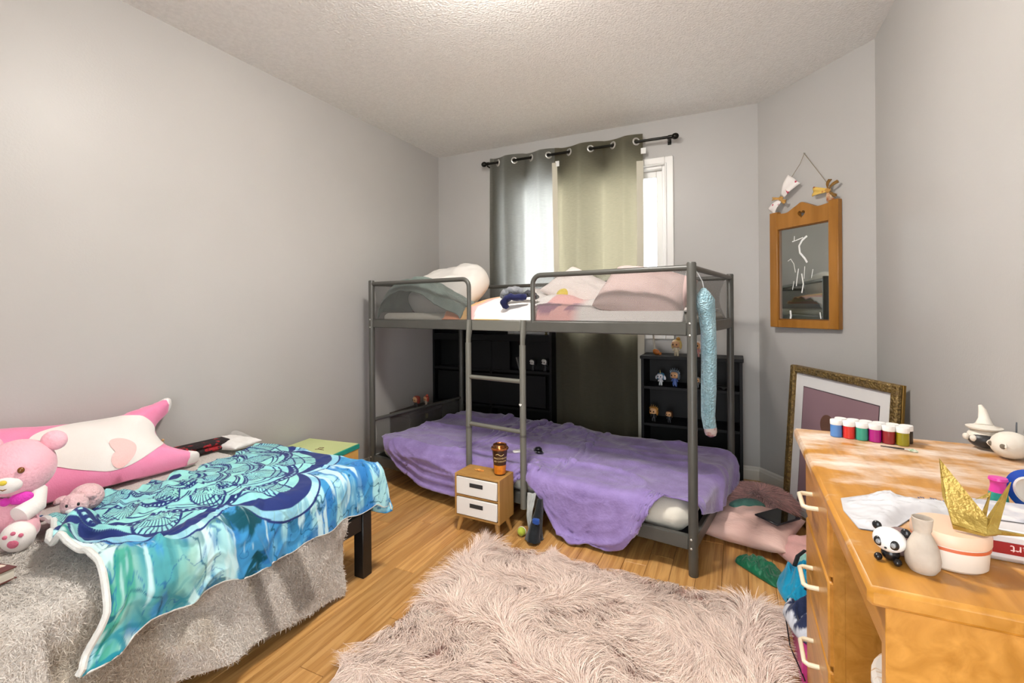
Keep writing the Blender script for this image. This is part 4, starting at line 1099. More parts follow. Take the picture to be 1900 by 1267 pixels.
# top rail: scalloped outline with a heart hole
xs = np.linspace(sw_, mw - sw_, 41); cx0 = mw / 2
tp = mh - 0.022 + 0.030 * np.exp(-((xs - cx0) / 0.075) ** 4) + 0.018 * np.exp(-((xs - cx0) / 0.028) ** 2) + 0.010 * (np.abs(xs - cx0) / (cx0 - sw_)) ** 2
Hc = (cx0, mh - 0.040)
hs_ = 0.00145
hp = [(Hc[0] + hs_ * 16 * math.sin(t_) ** 3, Hc[1] + hs_ * (13 * math.cos(t_) - 5 * math.cos(2 * t_) - 2 * math.cos(3 * t_) - math.cos(4 * t_))) for t_ in np.linspace(0, 2 * PI, 32, endpoint=False)]
outl = [(sw_, mh - 0.105)] + [(mw - sw_, mh - 0.105)] + list(zip(xs[::-1], tp[::-1]))
nO, nH = len(outl), len(hp)
res_ = delaunay_2d_cdt([Vector(p) for p in outl + hp], [(i, (i + 1) % nO) for i in range(nO)] + [(nO + i, nO + (i + 1) % nH) for i in range(nH)], [], 1, 1e-7)
Vp = [tuple(v_) for v_ in res_[0]]; Fp = []
hpA = np.array(hp)
for f_ in res_[2]:
    c_ = np.mean([Vp[i] for i in f_], 0)
    if not inside(np.array([c_]), hpA)[0]: Fp.append(tuple(f_))
tr = MB(); tr.add([(x, y, 0.030) for x, y in Vp], Fp); tr.add([(x, y, 0.004) for x, y in Vp], [f_[::-1] for f_ in Fp])
tr.add([(x, y, zz) for zz in (0.004, 0.030) for x, y in outl], [(i, (i + 1) % nO, nO + (i + 1) % nO, nO + i) for i in range(nO)])
tr.add([(x, y, zz) for zz in (0.004, 0.030) for x, y in hp], [(i, (i + 1) % nH, nH + (i + 1) % nH, nH + i) for i in range(nH)])
obj('top_rail', weld(tr, 'top_rail', smooth=False), pine, mir)
obj('beading', MB().box((sw_, 0.045, 0.006), (sw_ + 0.006, mh - 0.105, 0.022)).box((mw - sw_ - 0.006, 0.045, 0.006), (mw - sw_, mh - 0.105, 0.022)).box((sw_ + 0.006, 0.045, 0.006), (mw - sw_ - 0.006, 0.051, 0.022)).box((sw_ + 0.006, mh - 0.111, 0.006), (mw - sw_ - 0.006, mh - 0.105, 0.022)), M('dark_pine', '#7a4d1c', rough=0.4), mir, smooth=False)
gm = MB().box((sw_ + 0.004, 0.048, 0.008), (mw - sw_ - 0.004, mh - 0.108, 0.012))
gl_ = obj('glass', gm, M('mirror_silver', '#cdd2d0', rough=0.03, metallic=1.0), mir, smooth=False)
sme = M('white_paint_smear', '#e9e9e6', rough=0.8)
strokes = [([(0.225, 0.52), (0.195, 0.50), (0.175, 0.47), (0.18, 0.43), (0.21, 0.395), (0.225, 0.37)], 0.0065), ([(0.13, 0.50), (0.16, 0.505), (0.20, 0.515)], 0.003),
           ([(0.145, 0.53), (0.143, 0.50)], 0.0025), ([(0.10, 0.39), (0.12, 0.40), (0.14, 0.37), (0.15, 0.32)], 0.0022), ([(0.17, 0.34), (0.16, 0.28), (0.155, 0.24)], 0.003), ([(0.21, 0.35), (0.205, 0.28)], 0.0022),
           ([(0.19, 0.31), (0.20, 0.25), (0.19, 0.20)], 0.004), ([(0.26, 0.33), (0.25, 0.28)], 0.0022), ([(0.115, 0.10), (0.118, 0.07), (0.115, 0.052)], 0.006), ([(0.30, 0.09), (0.305, 0.055)], 0.0035), ([(0.14, 0.27), (0.13, 0.22)], 0.002)]
for pts_, r0_ in strokes:
    obj('paint_smear', MB().tube([(x + 0.01, y, 0.0123) for x, y in pts_], r0_, 6, flat=0.12 if False else 1.0).xf(Matrix.Translation((0, 0, 0.0122)) @ Matrix.Diagonal((1, 1, 0.08, 1)) @ Matrix.Translation((0, 0, -0.0123))), sme, gl_)
top = (0.215, 0.99, 0.004)
string_m = M('jute_string', '#8d7f66', rough=0.9)
obj('string', MB().tube([(0.030, 0.70, 0.020), (0.075, 0.80, 0.016), (0.19, 0.94, 0.006), top], 0.0014, 6).tube([top, (0.25, 0.94, 0.006), (0.385, 0.75, 0.018), (0.402, mh, 0.02)], 0.0014, 6), string_m, mir)
obj('nail', MB().tube([(0.215, 0.992, -0.003), (0.215, 0.994, 0.012)], 0.003, 8), M('zinc_bolt', '#c9c8c2'), mir)
def ribbon(c, ang, l, w0, w1, zz, mat, parent, nm='bow_loop'):
    u = np.linspace(0, 1, 12); v_ = np.linspace(-1, 1, 8); U, V = np.meshgrid(u, v_, indexing='ij')
    wv = w0 + (w1 - w0) * U; ca, sa = math.cos(ang), math.sin(ang)
    X = U * l; Y = V * wv * 0.5; Z = zz + 0.012 * np.sin(PI * U) + 0.005 * np.cos(V * 5 + U * 3) * U
    G = np.stack([c[0] + X * ca - Y * sa, c[1] + X * sa + Y * ca, Z], -1)
    o_ = obj(nm, gridmesh(nm, G), mat, parent); solid(o_, 0.0015, 0, 0); return o_
wr = M('white_red_ribbon', '#ebe4e0', rough=0.8, col2='#c23a56', nscale=28, sharp=(0.66, 0.69)); tan_r = fabric('tan_raffia', '#c79a58', '#b98a48')
b1 = obj('bow_knot', MB().ell((0.075, 0.765, 0.024), (0.016, 0.013, 0.01)), tan_r, mir)
ribbon((0.085, 0.775), R(48), 0.115, 0.03, 0.105, 0.020, wr, b1); ribbon((0.068, 0.755), R(222), 0.085, 0.025, 0.075, 0.020, wr, b1)
ribbon((0.072, 0.765), R(170), 0.055, 0.01, 0.022, 0.026, tan_r, b1, 'bow_tail'); ribbon((0.082, 0.757), R(-38), 0.035, 0.012, 0.03, 0.026, tan_r, b1, 'bow_tail')
b2 = obj('bow_knot', MB().ell((0.372, 0.742, 0.026), (0.014, 0.014, 0.011)), tan_r, mir)
yr = M('yellow_red_ribbon', '#d9b45a', rough=0.8, col2='#a5502f', nscale=30, sharp=(0.55, 0.6)); br_ = fabric('brown_raffia', '#7d5a2c', '#8d6a38')
ribbon((0.365, 0.745), R(172), 0.085, 0.02, 0.055, 0.022, yr, b2); ribbon((0.375, 0.738), R(-80), 0.055, 0.02, 0.045, 0.022, fabric('rust_ribbon', '#a9603a', '#d8c9a8'), b2)
ribbon((0.375, 0.75), R(75), 0.05, 0.008, 0.02, 0.03, br_, b2, 'bow_tail'); ribbon((0.38, 0.748), R(30), 0.06, 0.008, 0.018, 0.03, br_, b2, 'bow_tail'); ribbon((0.38, 0.735), R(-40), 0.05, 0.01, 0.02, 0.026, br_, b2, 'bow_tail')
# ------------------------------------------------------------------ daybed on the left
TZ = 0.46; DX = 0.925; DY1 = -1.872; DY0 = -3.80
db = thing('daybed', 'low single bed with square black legs along the left wall', 'bed', (0.02, DY0, 0))
bm_ = M('black_bed_frame', '#141415', rough=0.4)
ly = DY1 - DY0; lx = DX - 0.02
for ax_ in (0.0, lx - 0.052):
    for ay_ in (0.0, ly - 0.052):
        obj('leg', MB().box((ax_, ay_, 0), (ax_ + 0.052, ay_ + 0.052, 0.27), 0.003), bm_, db)
for ax_ in (0.006, lx - 0.046):
    obj('side_rail', MB().box((ax_, 0.052, 0.20), (ax_ + 0.04, ly - 0.052, 0.27), 0.003), bm_, db)
for ay_ in (0.006, ly - 0.046):
    obj('end_rail', MB().box((0.052, ay_, 0.20), (lx - 0.052, ay_ + 0.04, 0.27), 0.003), bm_, db)
for k in range(12):
    obj('slat', MB().box((0.046, 0.12 + k * 0.15, 0.255), (lx - 0.046, 0.19 + k * 0.15, 0.27)), bm_, db, smooth=False)
o = obj('mattress', MB().box((0.022, DY0 + 0.01, 0.271), (DX - 0.01, DY1 - 0.005, TZ - 0.012), 0.03), cream); tag(o, 'cream mattress of the daybed under the grey throw', 'mattress')

# grey sherpa throw over the daybed
def edge_wrap(dx, r, x_edge):
    """path over a rounded bed edge: returns x,z offset for arc distance dx past the start of the rounding"""
    q = PI / 2 * r
    x = np.where(dx < 0, x_edge - r + dx, np.where(dx < q, x_edge - r + r * np.sin(np.clip(dx, 0, q) / r), x_edge))
    z = np.where(dx < 0, 0, np.where(dx < q, -r + r * np.cos(np.clip(dx, 0, q) / r), -r - (dx - q)))
    return x, z
n, m = 240, 190
yy = np.linspace(-2.045, -3.72, n); Y, T = np.meshgrid(yy, np.linspace(0, 1, m), indexing='ij')
hem = np.interp(-Y[:, 0], [2.04, 2.10, 2.47, 2.70, 2.86, 3.0, 3.2, 3.75], [0.006, 0.022, 0.085, 0.11, 0.05, 0.03, 0.03, 0.03])
r_ = 0.045; xe = 0.945; x0_ = 0.035
tot = (xe - r_ - x0_) + PI / 2 * r_ + (TZ - r_ - hem)[:, None]
D = T * tot - (xe - r_ - x0_)
X, Zo = edge_wrap(D, r_, xe)
Z = TZ + Zo
side = sm(0.0, 0.12, D)
# big soft folds on the hanging side
X = X + side * (0.018 * np.sin(Y * 9 + 1.0 + 2.5 * T) + 0.030 * (fbm(Y * 3.2, Z * 3, 5) - 0.5) + 0.02 * np.sin((Y * 1.0 + Z * 1.6) * 15) * sm(-2.15, -2.0, Y))
X = X + side * 0.09 * sm(-2.75, -3.05, Y) * sm(0.05, 0.3, TZ - Z)            # bulge towards the room near the camera
X = X + side * 0.05 * np.exp(-(((Y + 2.62) + (Z - 0.2) * 0.8) / 0.07) ** 2) * (1 - sm(0.2, 0.3, Z))
X = np.maximum(X, np.where(side > 0.9, 0.932, -1))
X = np.where((Y > -2.93) & (Z > 0.25), np.minimum(X, 0.947 + 0.06 * sm(0.33, 0.25, Z)), X)
Z = Z + (1 - side) * (0.010 * (fbm(X * 6, Y * 6, 8) - 0.5) + 0.05 * np.exp(-((Y + 2.985 + 0.25 * (X - 0.6)) / 0.05) ** 2) * sm(0.25, 0.5, X) + 0.012 * np.maximum(0, np.sin(Y * 22 + X * 5)) * sm(-2.85, -2.95, Y))
Z = np.maximum(Z, 0.004) + 0.004 * (fbm(X * 60 + Y * 60, Z * 60, 3) - 0.5)
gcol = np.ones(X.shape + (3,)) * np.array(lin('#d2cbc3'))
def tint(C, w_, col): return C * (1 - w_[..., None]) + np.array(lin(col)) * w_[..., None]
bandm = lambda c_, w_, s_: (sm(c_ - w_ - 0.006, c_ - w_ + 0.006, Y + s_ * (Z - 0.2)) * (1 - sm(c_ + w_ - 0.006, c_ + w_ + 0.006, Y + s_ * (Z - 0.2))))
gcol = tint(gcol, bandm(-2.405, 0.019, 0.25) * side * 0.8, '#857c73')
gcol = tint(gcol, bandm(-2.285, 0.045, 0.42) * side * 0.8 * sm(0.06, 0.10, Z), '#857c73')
gcol = tint(gcol, 0.55 * sm(0.5, 0.62, fbm(Y * 5 + 3, Z * 5 + X * 5, 15)) * side * (1 - sm(-2.44, -2.36, Y)), '#a8987f')
gcol *= (0.92 + 0.16 * fbm(Y * 120, (Z - X) * 120, 19))[..., None]
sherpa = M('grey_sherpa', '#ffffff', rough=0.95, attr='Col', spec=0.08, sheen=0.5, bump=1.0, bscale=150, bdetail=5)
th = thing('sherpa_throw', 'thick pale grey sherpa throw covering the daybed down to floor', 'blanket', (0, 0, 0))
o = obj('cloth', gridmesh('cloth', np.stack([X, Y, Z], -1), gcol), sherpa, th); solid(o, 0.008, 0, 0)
Xs, Ys, Zs = X, Y, Z
# short pile on the hanging side and the bare part of the top
Gt = np.stack([X, Y, Z], -1); du = np.gradient(Gt, axis=0); dv = np.gradient(Gt, axis=1); Nrm_ = np.cross(du, dv); Nrm_ /= np.linalg.norm(Nrm_, axis=-1, keepdims=True) + 1e-9
Nrm_ *= np.sign((Nrm_ * np.array([0.7, 0, 0.7])).sum(-1, keepdims=True))
fi = rng.uniform(0, n - 1.01, 150000); fj = rng.uniform(0, m - 1.01, 150000)
ii = fi.astype(int); jj = fj.astype(int)
vis = (Gt[ii, jj, 1] > -3.12) & ((D[ii, jj] > 0.08) | (Gt[ii, jj, 1] < -2.78))
ii, jj, fi, fj = ii[vis], jj[vis], fi[vis], fj[vis]
fu = (fi - ii)[:, None]; fv = (fj - jj)[:, None]
Pt = Gt[ii, jj] * (1 - fu) * (1 - fv) + Gt[ii + 1, jj] * fu * (1 - fv) + Gt[ii, jj + 1] * (1 - fu) * fv + Gt[ii + 1, jj + 1] * fu * fv
Np = Nrm_[ii, jj]; rd = rng.normal(0, 1, Pt.shape); rd[:, 2] -= 0.5; rd -= Np * (rd * Np).sum(1, keepdims=True); rd /= np.linalg.norm(rd, axis=1, keepdims=True)
Vv, Ff, Cc = fur(Pt + Np * 0.003, Np, rd, rng.uniform(0.007, 0.015, len(Pt)), 0.0013, 0.5, 2, (1, 1, 1), 0.0, 12)
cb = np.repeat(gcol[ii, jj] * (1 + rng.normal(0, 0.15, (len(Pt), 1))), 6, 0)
Vv[:, 2] = np.maximum(Vv[:, 2], 0.003)
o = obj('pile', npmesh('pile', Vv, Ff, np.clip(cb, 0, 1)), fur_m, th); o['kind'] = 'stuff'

# mandala blanket
n, m = 470, 420
u = np.linspace(0, 1, n); v_ = np.linspace(0, 1, m); U, V = np.meshgrid(u, v_, indexing='ij')
# flat layout coordinates: s = distance along the bed from the foot end (negative = hanging over the foot), t = across from the wall
s_ = -0.215 + U * 1.16
yv = DY1 - s_
wall_x = np.interp(s_[:, 0], [-0.25, 0.0, 0.3, 0.55, 0.70, 0.90, 0.97], [0.20, 0.25, 0.36, 0.42, 0.41, 0.44, 0.42])[:, None]
wall_x = wall_x + 0.012 * np.sin(s_ * 34) + 0.012 * np.sin(s_ * 61 + 1)
hemz = np.interp(s_[:, 0], [-0.25, 0.0, 0.03, 0.28, 0.5, 0.82, 0.90, 0.97], [0.27, 0.275, 0.295, 0.30, 0.292, 0.325, 0.305, 0.29])[:, None]
hemz = hemz + 0.006 * np.sin(s_ * 40)
drop_t = TZ - hemz
xe2 = 0.968; r2 = 0.05
tot = (xe2 - r2 - wall_x) + PI / 2 * r2 + np.maximum(drop_t - r2, 0)
tt = V * tot; dd = tt - (xe2 - r2 - wall_x)
X, Zo = edge_wrap(dd, r2, xe2)
# foot end wrap
ye, re = DY1 + 0.012, 0.045
ds = -(s_ + 0.012 - re) + 0 * V
qy = PI / 2 * re
Yw = np.where(ds < 0, ye - re + ds, np.where(ds < qy, ye - re + re * np.sin(np.clip(ds, 0, qy) / re), ye))
Zf = np.where(ds < 0, 0, np.where(ds < qy, -re + re * np.cos(np.clip(ds, 0, qy) / re), -re - (ds - qy)))
Zd = np.minimum(Zo, Zf); both = np.clip(np.minimum(-Zo, -Zf) / 0.1, 0, 1)
Z = TZ + 0.014 + Zd + 0.10 * np.minimum(-Zo, -Zf)
X = X + 0.02 * both * np.clip(-Zd / 0.15, 0, 1); Yw = Yw + 0.02 * both * np.clip(-Zd / 0.15, 0, 1)
topw = sm(-0.06, -0.01, Zd)
# wrinkles: fine pulled creases running roughly across, stronger to the left
d1 = s_ * 0.85 + tt * 0.35; d2 = tt * 0.9 - s_ * 0.3
wr_ = (1 - np.abs(2 * fbm(d1 * 11, d2 * 2.6, 71, 3) - 1)) ** 3
wr2 = (1 - np.abs(2 * fbm(s_ * 5 + tt * 3, tt * 9 - s_ * 2, 73, 3) - 1)) ** 3
amp = 0.009 + 0.022 * sm(0.45, 0.85, s_) + 0.014 * np.exp(-((s_ - 0.52) / 0.08) ** 2)
bumpz = amp * wr_ + 0.6 * amp * wr2
Z = Z + topw * bumpz
X = X + (1 - topw) * (0.7 * bumpz + 0.010 * np.sin(s_ * 23 + 1) * np.clip(-Zd / 0.15, 0, 1) + 0.016 * sm(0.7, 0.95, s_)) * (Zo < -0.02)
Yw = Yw + (1 - topw) * 0.7 * bumpz * (Zf < -0.02)
# left end flap lifts in a soft ridge
Z = Z + topw * 0.035 * np.exp(-((s_ - 0.90 + 0.05 * np.sin(tt * 12)) / 0.028) ** 2) * sm(0.0, 0.2, tt)
Yw = Yw + 0.02 * np.sin(tt * 15) * sm(0.75, 0.95, s_) - 0.07 * sm(0.35, 0.75, tt) * sm(0.6, 0.95, s_) + 0.05 * sm(0.28, 0.0, tt) * sm(0.7, 0.95, s_)
thr = np.where((Yw < -2.045) & (topw > 0.5), 0.004, 0)
G = np.stack([X, Yw, Z + thr], -1)
# printed pattern
mc_s, mc_t = 0.50, 0.0      # mandala centre at the wall-side edge of the visible cloth
px_ = (s_ - 0.50); py_ = (X * 0 + (wall_x + tt) - 0.43)
rr = np.hypot(px_, py_); ta = np.arctan2(px_, py_)
A_ = lin('#88c9d6'); B_ = lin('#9adccd'); NV = lin('#27356f'); BLU = lin('#3f8fc4'); LT = lin('#a9dfe6'); TEAL = lin('#1f7f93'); DK = lin('#14506a'); WH = lin('#cfeef0')
def mixa(C, w_, col): return C * (1 - w_[..., None]) + np.array(col) * w_[..., None]
# water-colour ground with streaks
C = np.ones(G.shape) * np.array(BLU)
st = fbm(s_ * 26, tt * 5, 81); C = mixa(C, sm(0.45, 0.7, st), LT)
C = mixa(C, 0.7 * sm(0.52, 0.66, fbm(s_ * 10 + 3, tt * 12, 83)), lin('#2a6fb8'))
lft = sm(0.62, 0.80, s_)
C = mixa(C, lft * 0.75 * sm(0.38, 0.6, fbm(s_ * 14, tt * 7 + 4, 85)), lin('#cfe9df'))
C = mixa(C, lft * sm(0.55, 0.62, fbm(s_ * 18 + 9, tt * 9, 86)), lin('#2f8f86'))
C = mixa(C, 0.6 * lft * sm(0.56, 0.66, fbm(s_ * 14 + 2, tt * 9, 87)), lin('#58a890'))
mid = np.exp(-((s_ - 0.58) / 0.17) ** 2) * sm(0.5, 0.62, wall_x + tt - 0.25)
C = mixa(C, mid * sm(0.50, 0.58, fbm(s_ * 9 + tt * 9, tt * 16 - s_ * 8, 88)), lin('#0f4a58'))
ln_ = np.abs(fbm(s_ * 9 + 4, tt * 9, 89) - 0.5); C = mixa(C, 0.85 * (1 - sm(0.006, 0.014, ln_)) * sm(0.40, 0.44, rr), DK)
ln2 = np.abs(fbm(s_ * 17 + 9, tt * 15, 189) - 0.5); C = mixa(C, 0.7 * (1 - sm(0.006, 0.016, ln2)) * sm(0.40, 0.44, rr), lin('#1d5f9a'))
C = mixa(C, 0.75 * sm(0.60, 0.70, fbm(s_ * 40, tt * 7 + 2, 190)), WH)
bl = np.minimum(np.abs(((tt * 22 + 0.6 * np.sin(s_ * 20)) % 1) - 0.5) / 22, np.abs(((s_ * 16 + 0.5 * np.sin(tt * 30)) % 1) - 0.5) / 16)
C = mixa(C, lft * (1 - sm(0.003, 0.006, bl)) * sm(0.55, 0.7, tt), TEAL)
def petals(n_, ph_, R0, amp_, pw=0.6):
    c_ = np.abs(np.cos(n_ * (ta + ph_) / 2)); return R0 * (1 + amp_ * c_ ** pw) , c_
rings = [(8, 0.18, 0.470, 0.24, 0.014, 0.0, False), (8, 0.18, 0.445, 0.24, 0.0, 0.050, True), (8, 0.57, 0.335, 0.30, 0.010, 0.030, True),
         (8, 0.18, 0.235, 0.28, 0.008, 0.018, True), (8, 0.57, 0.150, 0.28, 0.007, 0.012, True), (10, 0.1, 0.080, 0.3, 0.005, 0.008, True)]
for k, (n_, ph_, R0, am_, lw, bw_, fill) in enumerate(rings):
    Rk, c_ = petals(n_, ph_, R0, am_, 0.75)
    ins = 1 - sm(-0.0012, 0.0012, rr - Rk)
    wob = fbm(s_ * 20, tt * 20, 90 + k)
    base = np.array(A_) * (1 - wob[..., None]) + np.array(B_) * wob[..., None]
    base = base * (0.85 + 0.3 * fbm(s_ * 40, tt * 40, 99)[..., None])
    if k == 0:
        C = C * (1 - ins[..., None] * 0.55) + np.array(LT) * ins[..., None] * 0.55
        C = mixa(C, (1 - sm(0.003, 0.0045, np.abs(rr - Rk))), NV); continue
    C = C * (1 - ins[..., None]) + base * ins[..., None]
    dist = Rk - rr
    edge = ins * (1 - sm(bw_ * (0.55 + 0.75 * c_) - 0.001, bw_ * (0.55 + 0.75 * c_) + 0.001, dist)) if bw_ else 0 * ins
    C = mixa(C, edge, NV)
    # white dots / dashes inside the dark bands, thin inner lines, veins
    if bw_ > 0.009:
        dots = edge * (1 - sm(0.35, 0.45, np.abs(((ta * n_ * 3.2) % 1) - 0.5) * 2)) * (1 - sm(0.10, 0.16, np.abs(dist / (bw_ + 1e-6) - 0.45))) * (0 if k == 1 else 1)
        C = mixa(C, dots, LT)
    for q in (1.7, 2.3):
        l_ = ins * (1 - sm(0.0022, 0.0036, np.abs(dist - bw_ * q * (0.6 + 0.6 * c_) - 0.006))); C = mixa(C, l_, NV)
    # petal heart: leaf and fan lines in the middle of every petal
    loc = np.abs(((n_ * (ta + ph_) / (2 * PI)) + 0.5) % 1 - 0.5) / n_ * 2 * PI * rr
    rc_ = R0 * 0.93
    leaf = ((rr - rc_) / (0.062 * R0 / 0.3 + 0.012)) ** 2 + (loc / (0.034 * R0 / 0.3 + 0.008)) ** 2
    C = mixa(C, ins * (1 - sm(0.10, 0.16, np.abs(leaf - 1))), NV)
    fan = ins * (leaf < 1) * (1 - sm(0.25, 0.4, np.abs(((np.arctan2(loc, rr - rc_ + 0.05) * 9) % 1) - 0.5) * 2)); C = mixa(C, fan, NV)
C = mixa(C, (1 - sm(0.018, 0.02, rr)), NV)
mand = fabric('mandala_print', '#ffffff', attr='Col', bump=0.08, sheen=0.15, rough=0.8)
o = obj('mandala_blanket', gridmesh('mandala_blanket', G, C), mand); solid(o, 0.004, 0, 1)
tag(o, 'turquoise and navy mandala print blanket draped over the daybed', 'blanket')
# pale rolled edge of the blanket at its near end and a thin white hem
E_ = G[-1]; idx = np.linspace(0, m - 1, 70).astype(int)
obj('rolled_edge', MB().tube([tuple(E_[i] + np.array([0, 0.0, 0.004])) for i in idx], 0.008, 8), fabric('white_fleece_back', '#dcdcd8', '#cfd0cc'), o)
obj('hem', MB().tube([tuple(G[i, -1] + np.array([0.002, 0, 0])) for i in np.linspace(0, n - 1, 90).astype(int)], 0.0028, 6), fabric('white_fleece_back', '#dcdcd8'), o)

# ---- body pillow leaning on the wall
vx = Vector((-0.24, 0, 0.23)).normalized(); vn = Vector((0.23, 0, 0.24)).normalized()
pmx = Matrix(((0, vx.x, vn.x, 0.285), (1, vx.y, vn.y, 0), (0, vx.z, vn.z, 0.478), (0, 0, 0, 1)))
body_o = [(-2.72, 0.334), (-2.583, 0.308), (-2.417, 0.298), (-2.343, 0.315), (-2.278, 0.328), (-2.238, 0.338), (-2.200, 0.349), (-2.178, 0.325), (-2.205, 0.285), (-2.262, 0.241), (-2.285, 0.211), (-2.297, 0.163), (-2.286, 0.113), (-2.238, 0.070), (-2.196, 0.045), (-2.190, 0.020), (-2.211, 0.006), (-2.268, 0.006), (-2.366, 0.010), (-2.506, 0.016), (-2.621, 0.018), (-2.85, 0.02), (-3.08, 0.05), (-3.16, 0.18), (-3.08, 0.32), (-2.88, 0.345)]
belly_o = [(-2.68, 0.235), (-2.559, 0.279), (-2.423, 0.282), (-2.374, 0.264), (-2.305, 0.208), (-2.316, 0.163), (-2.306, 0.115), (-2.343, 0.082), (-2.431, 0.048), (-2.502, 0.042), (-2.561, 0.058), (-2.63, 0.088), (-2.70, 0.14)]
heart_o = [(-2.487, 0.149), (-2.465, 0.155), (-2.437, 0.143), (-2.417, 0.115), (-2.421, 0.087), (-2.444, 0.059), (-2.474, 0.042), (-2.495, 0.049), (-2.503, 0.071), (-2.492, 0.095), (-2.484, 0.101), (-2.491, 0.126)]
BO_ = smooth_outline(body_o, 160)
bp = thing('body_pillow', 'long pink plush body pillow with white belly leaning on the wall', 'pillow'); bp.matrix_world = pmx
pinkp = fabric('pink_plush', '#ee86ae', '#f096ba', nscale=6, sheen=0.5, bump=0.15); whp = fabric('white_plush', '#ece6e2', '#e6dfda', nscale=6, sheen=0.4, bump=0.12)
TT, RR = 0.075, 0.125
obj('body', weld(inflate(BO_, TT, RR, 0.014, body=BO_), 'body', smooth=True, ang=180), pinkp, bp)
mb_ = inflate(smooth_outline(belly_o, 120), TT, RR, 0.012, body=BO_, lift=0.0025, back=False); obj('belly', mb_, whp, bp, ang=180)
mb_ = inflate(smooth_outline(heart_o, 96), TT, RR, 0.008, body=BO_, lift=0.0050, back=False); obj('heart_patch', mb_, fabric('blush_patch', '#f0c3bf', sheen=0.3), bp, ang=180)
for c_, dirv in ((((-2.238, 0.338), (-2.205, 0.285)), 1), (((-2.238, 0.070), (-2.246, 0.006)), 1)):
    a0_, b0_ = np.array(c_[0]), np.array(c_[1]); t_ = b0_ - a0_; nn2 = np.array([-t_[1], t_[0]])
    if nn2[0] < 0: nn2 = -nn2
    sel = BO_[((BO_ - a0_) @ nn2 > 0) & (np.hypot(*(BO_ - (a0_ + b0_) / 2).T) < 0.09)]
    out = np.vstack([b0_ if (sel[0] - b0_) @ (sel[0] - b0_) < (sel[0] - a0_) @ (sel[0] - a0_) else a0_, sel, a0_ if (sel[0] - b0_) @ (sel[0] - b0_) < (sel[0] - a0_) @ (sel[0] - a0_) else b0_])
    obj('paw_tip', weld(inflate(out, TT, RR, 0.008, body=BO_, lift=0.0022), 'paw_tip', smooth=True, ang=180), whp, bp)

# ---- plain plush bear (pink and white) and small pink plush beside it
tb_ = thing('plush_bear', 'sitting pink and white plush bear with a paw print on foot', 'plush toy', (0.40, -2.80, TZ + 0.006), R(-38))
pp = fabric('pale_pink_plush', '#f0b9c4', '#eeb0be', nscale=9, sheen=0.5, bump=0.35, bscale=120)
obj('torso', MB().ell((0.0, 0.0, 0.075), (0.072, 0.065, 0.08)), pp, tb_)
hd = obj('head', MB().ell((0.015, 0.02, 0.195), (0.088, 0.082, 0.082), nu=28, nv=18), pp, tb_)
obj('muzzle', MB().ell((0.085, 0.022, 0.172), (0.028, 0.034, 0.027), nu=24, nv=14), whp, hd)
for sy in (-1, 1):
    obj('ear', MB().ell((-0.005, 0.02 + sy * 0.072, 0.262), (0.02, 0.032, 0.03)), pp, hd)
    obj('eye', MB().ell((0.097, 0.022 + sy * 0.032, 0.208), (0.007, 0.008, 0.009), nu=12, nv=8), M('brown_button', '#7a4a1c', rough=0.2), hd)
    obj('leg', MB().tube([(0.03, sy * 0.035, 0.035), (0.085, sy * 0.055, 0.036), (0.13, sy * 0.062, 0.038)], [0.034, 0.034, 0.032], 16), pp, tb_)
    ft = obj('foot', MB().ell((0.145, sy * 0.064, 0.040), (0.030, 0.037, 0.040)), whp, tb_)
    for (py2, pz2, pr) in ((0, -0.008, 0.012), (-0.016, 0.012, 0.0055), (0, 0.019, 0.0055), (0.016, 0.012, 0.0055)):
        obj('paw_pad', MB().ell((0.1735 - abs(pz2) * 0.12, sy * 0.064 + py2, 0.040 + pz2), (0.004, pr, pr), nu=12, nv=8), fabric('rose_pad', '#cf6d86'), ft)
    obj('arm', MB().tube([(0.02, sy * 0.06, 0.125), (0.065, sy * 0.072, 0.095), (0.10, sy * 0.05, 0.082)], [0.024, 0.025, 0.026], 14), whp, tb_)
obj('nose', MB().ell((0.112, 0.022, 0.182), (0.006, 0.009, 0.007), nu=12, nv=8), fabric('yellow_nose', '#d9c24a'), hd)
obj('mouth', MB().tube([(0.108, 0.034, 0.166), (0.112, 0.022, 0.161), (0.108, 0.010, 0.166)], 0.0015, 6), M('brown_button', '#7a4a1c'), hd)
bow = obj('bow', MB().ell((0.075, 0.012, 0.118), (0.010, 0.012, 0.012), nu=12, nv=8).ell((0.070, 0.044, 0.122), (0.010, 0.028, 0.017), (R(12), 0, 0)).ell((0.070, -0.020, 0.122), (0.010, 0.028, 0.017), (R(-12), 0, 0)), fabric('magenta_satin', '#d63fb0', rough=0.45, sheen=0.4), tb_)
sp_ = thing('small_plush', 'small pale pink plush lamb lying beside the plush bear', 'plush toy', (0.455, -2.672, TZ + 0.020), R(-30))
lamb = fabric('curly_pink_plush', '#e3bfc1', '#d9b1b4', nscale=30, bump=0.9, bscale=110)
obj('body', MB().ell((-0.02, 0.02, 0.045), (0.05, 0.045, 0.042)), lamb, sp_)
h2 = obj('head', MB().ell((0.035, 0.0, 0.045), (0.036, 0.034, 0.036)), lamb, sp_)
for sy in (-1, 1):
    obj('ear', MB().ell((0.022, sy * 0.034, 0.062), (0.012, 0.018, 0.010), (R(-25 * sy), 0, 0)), lamb, h2)
    obj('eye', MB().ell((0.066, sy * 0.013, 0.054), (0.004, 0.004, 0.005), nu=8, nv=6), M('black_plastic', '#17171b'), h2)
    obj('foot', MB().ell((0.045, sy * 0.03, 0.012), (0.018, 0.013, 0.012)), whp, sp_)
obj('muzzle', MB().ell((0.062, 0, 0.036), (0.012, 0.018, 0.012), nu=12, nv=8), whp, h2)

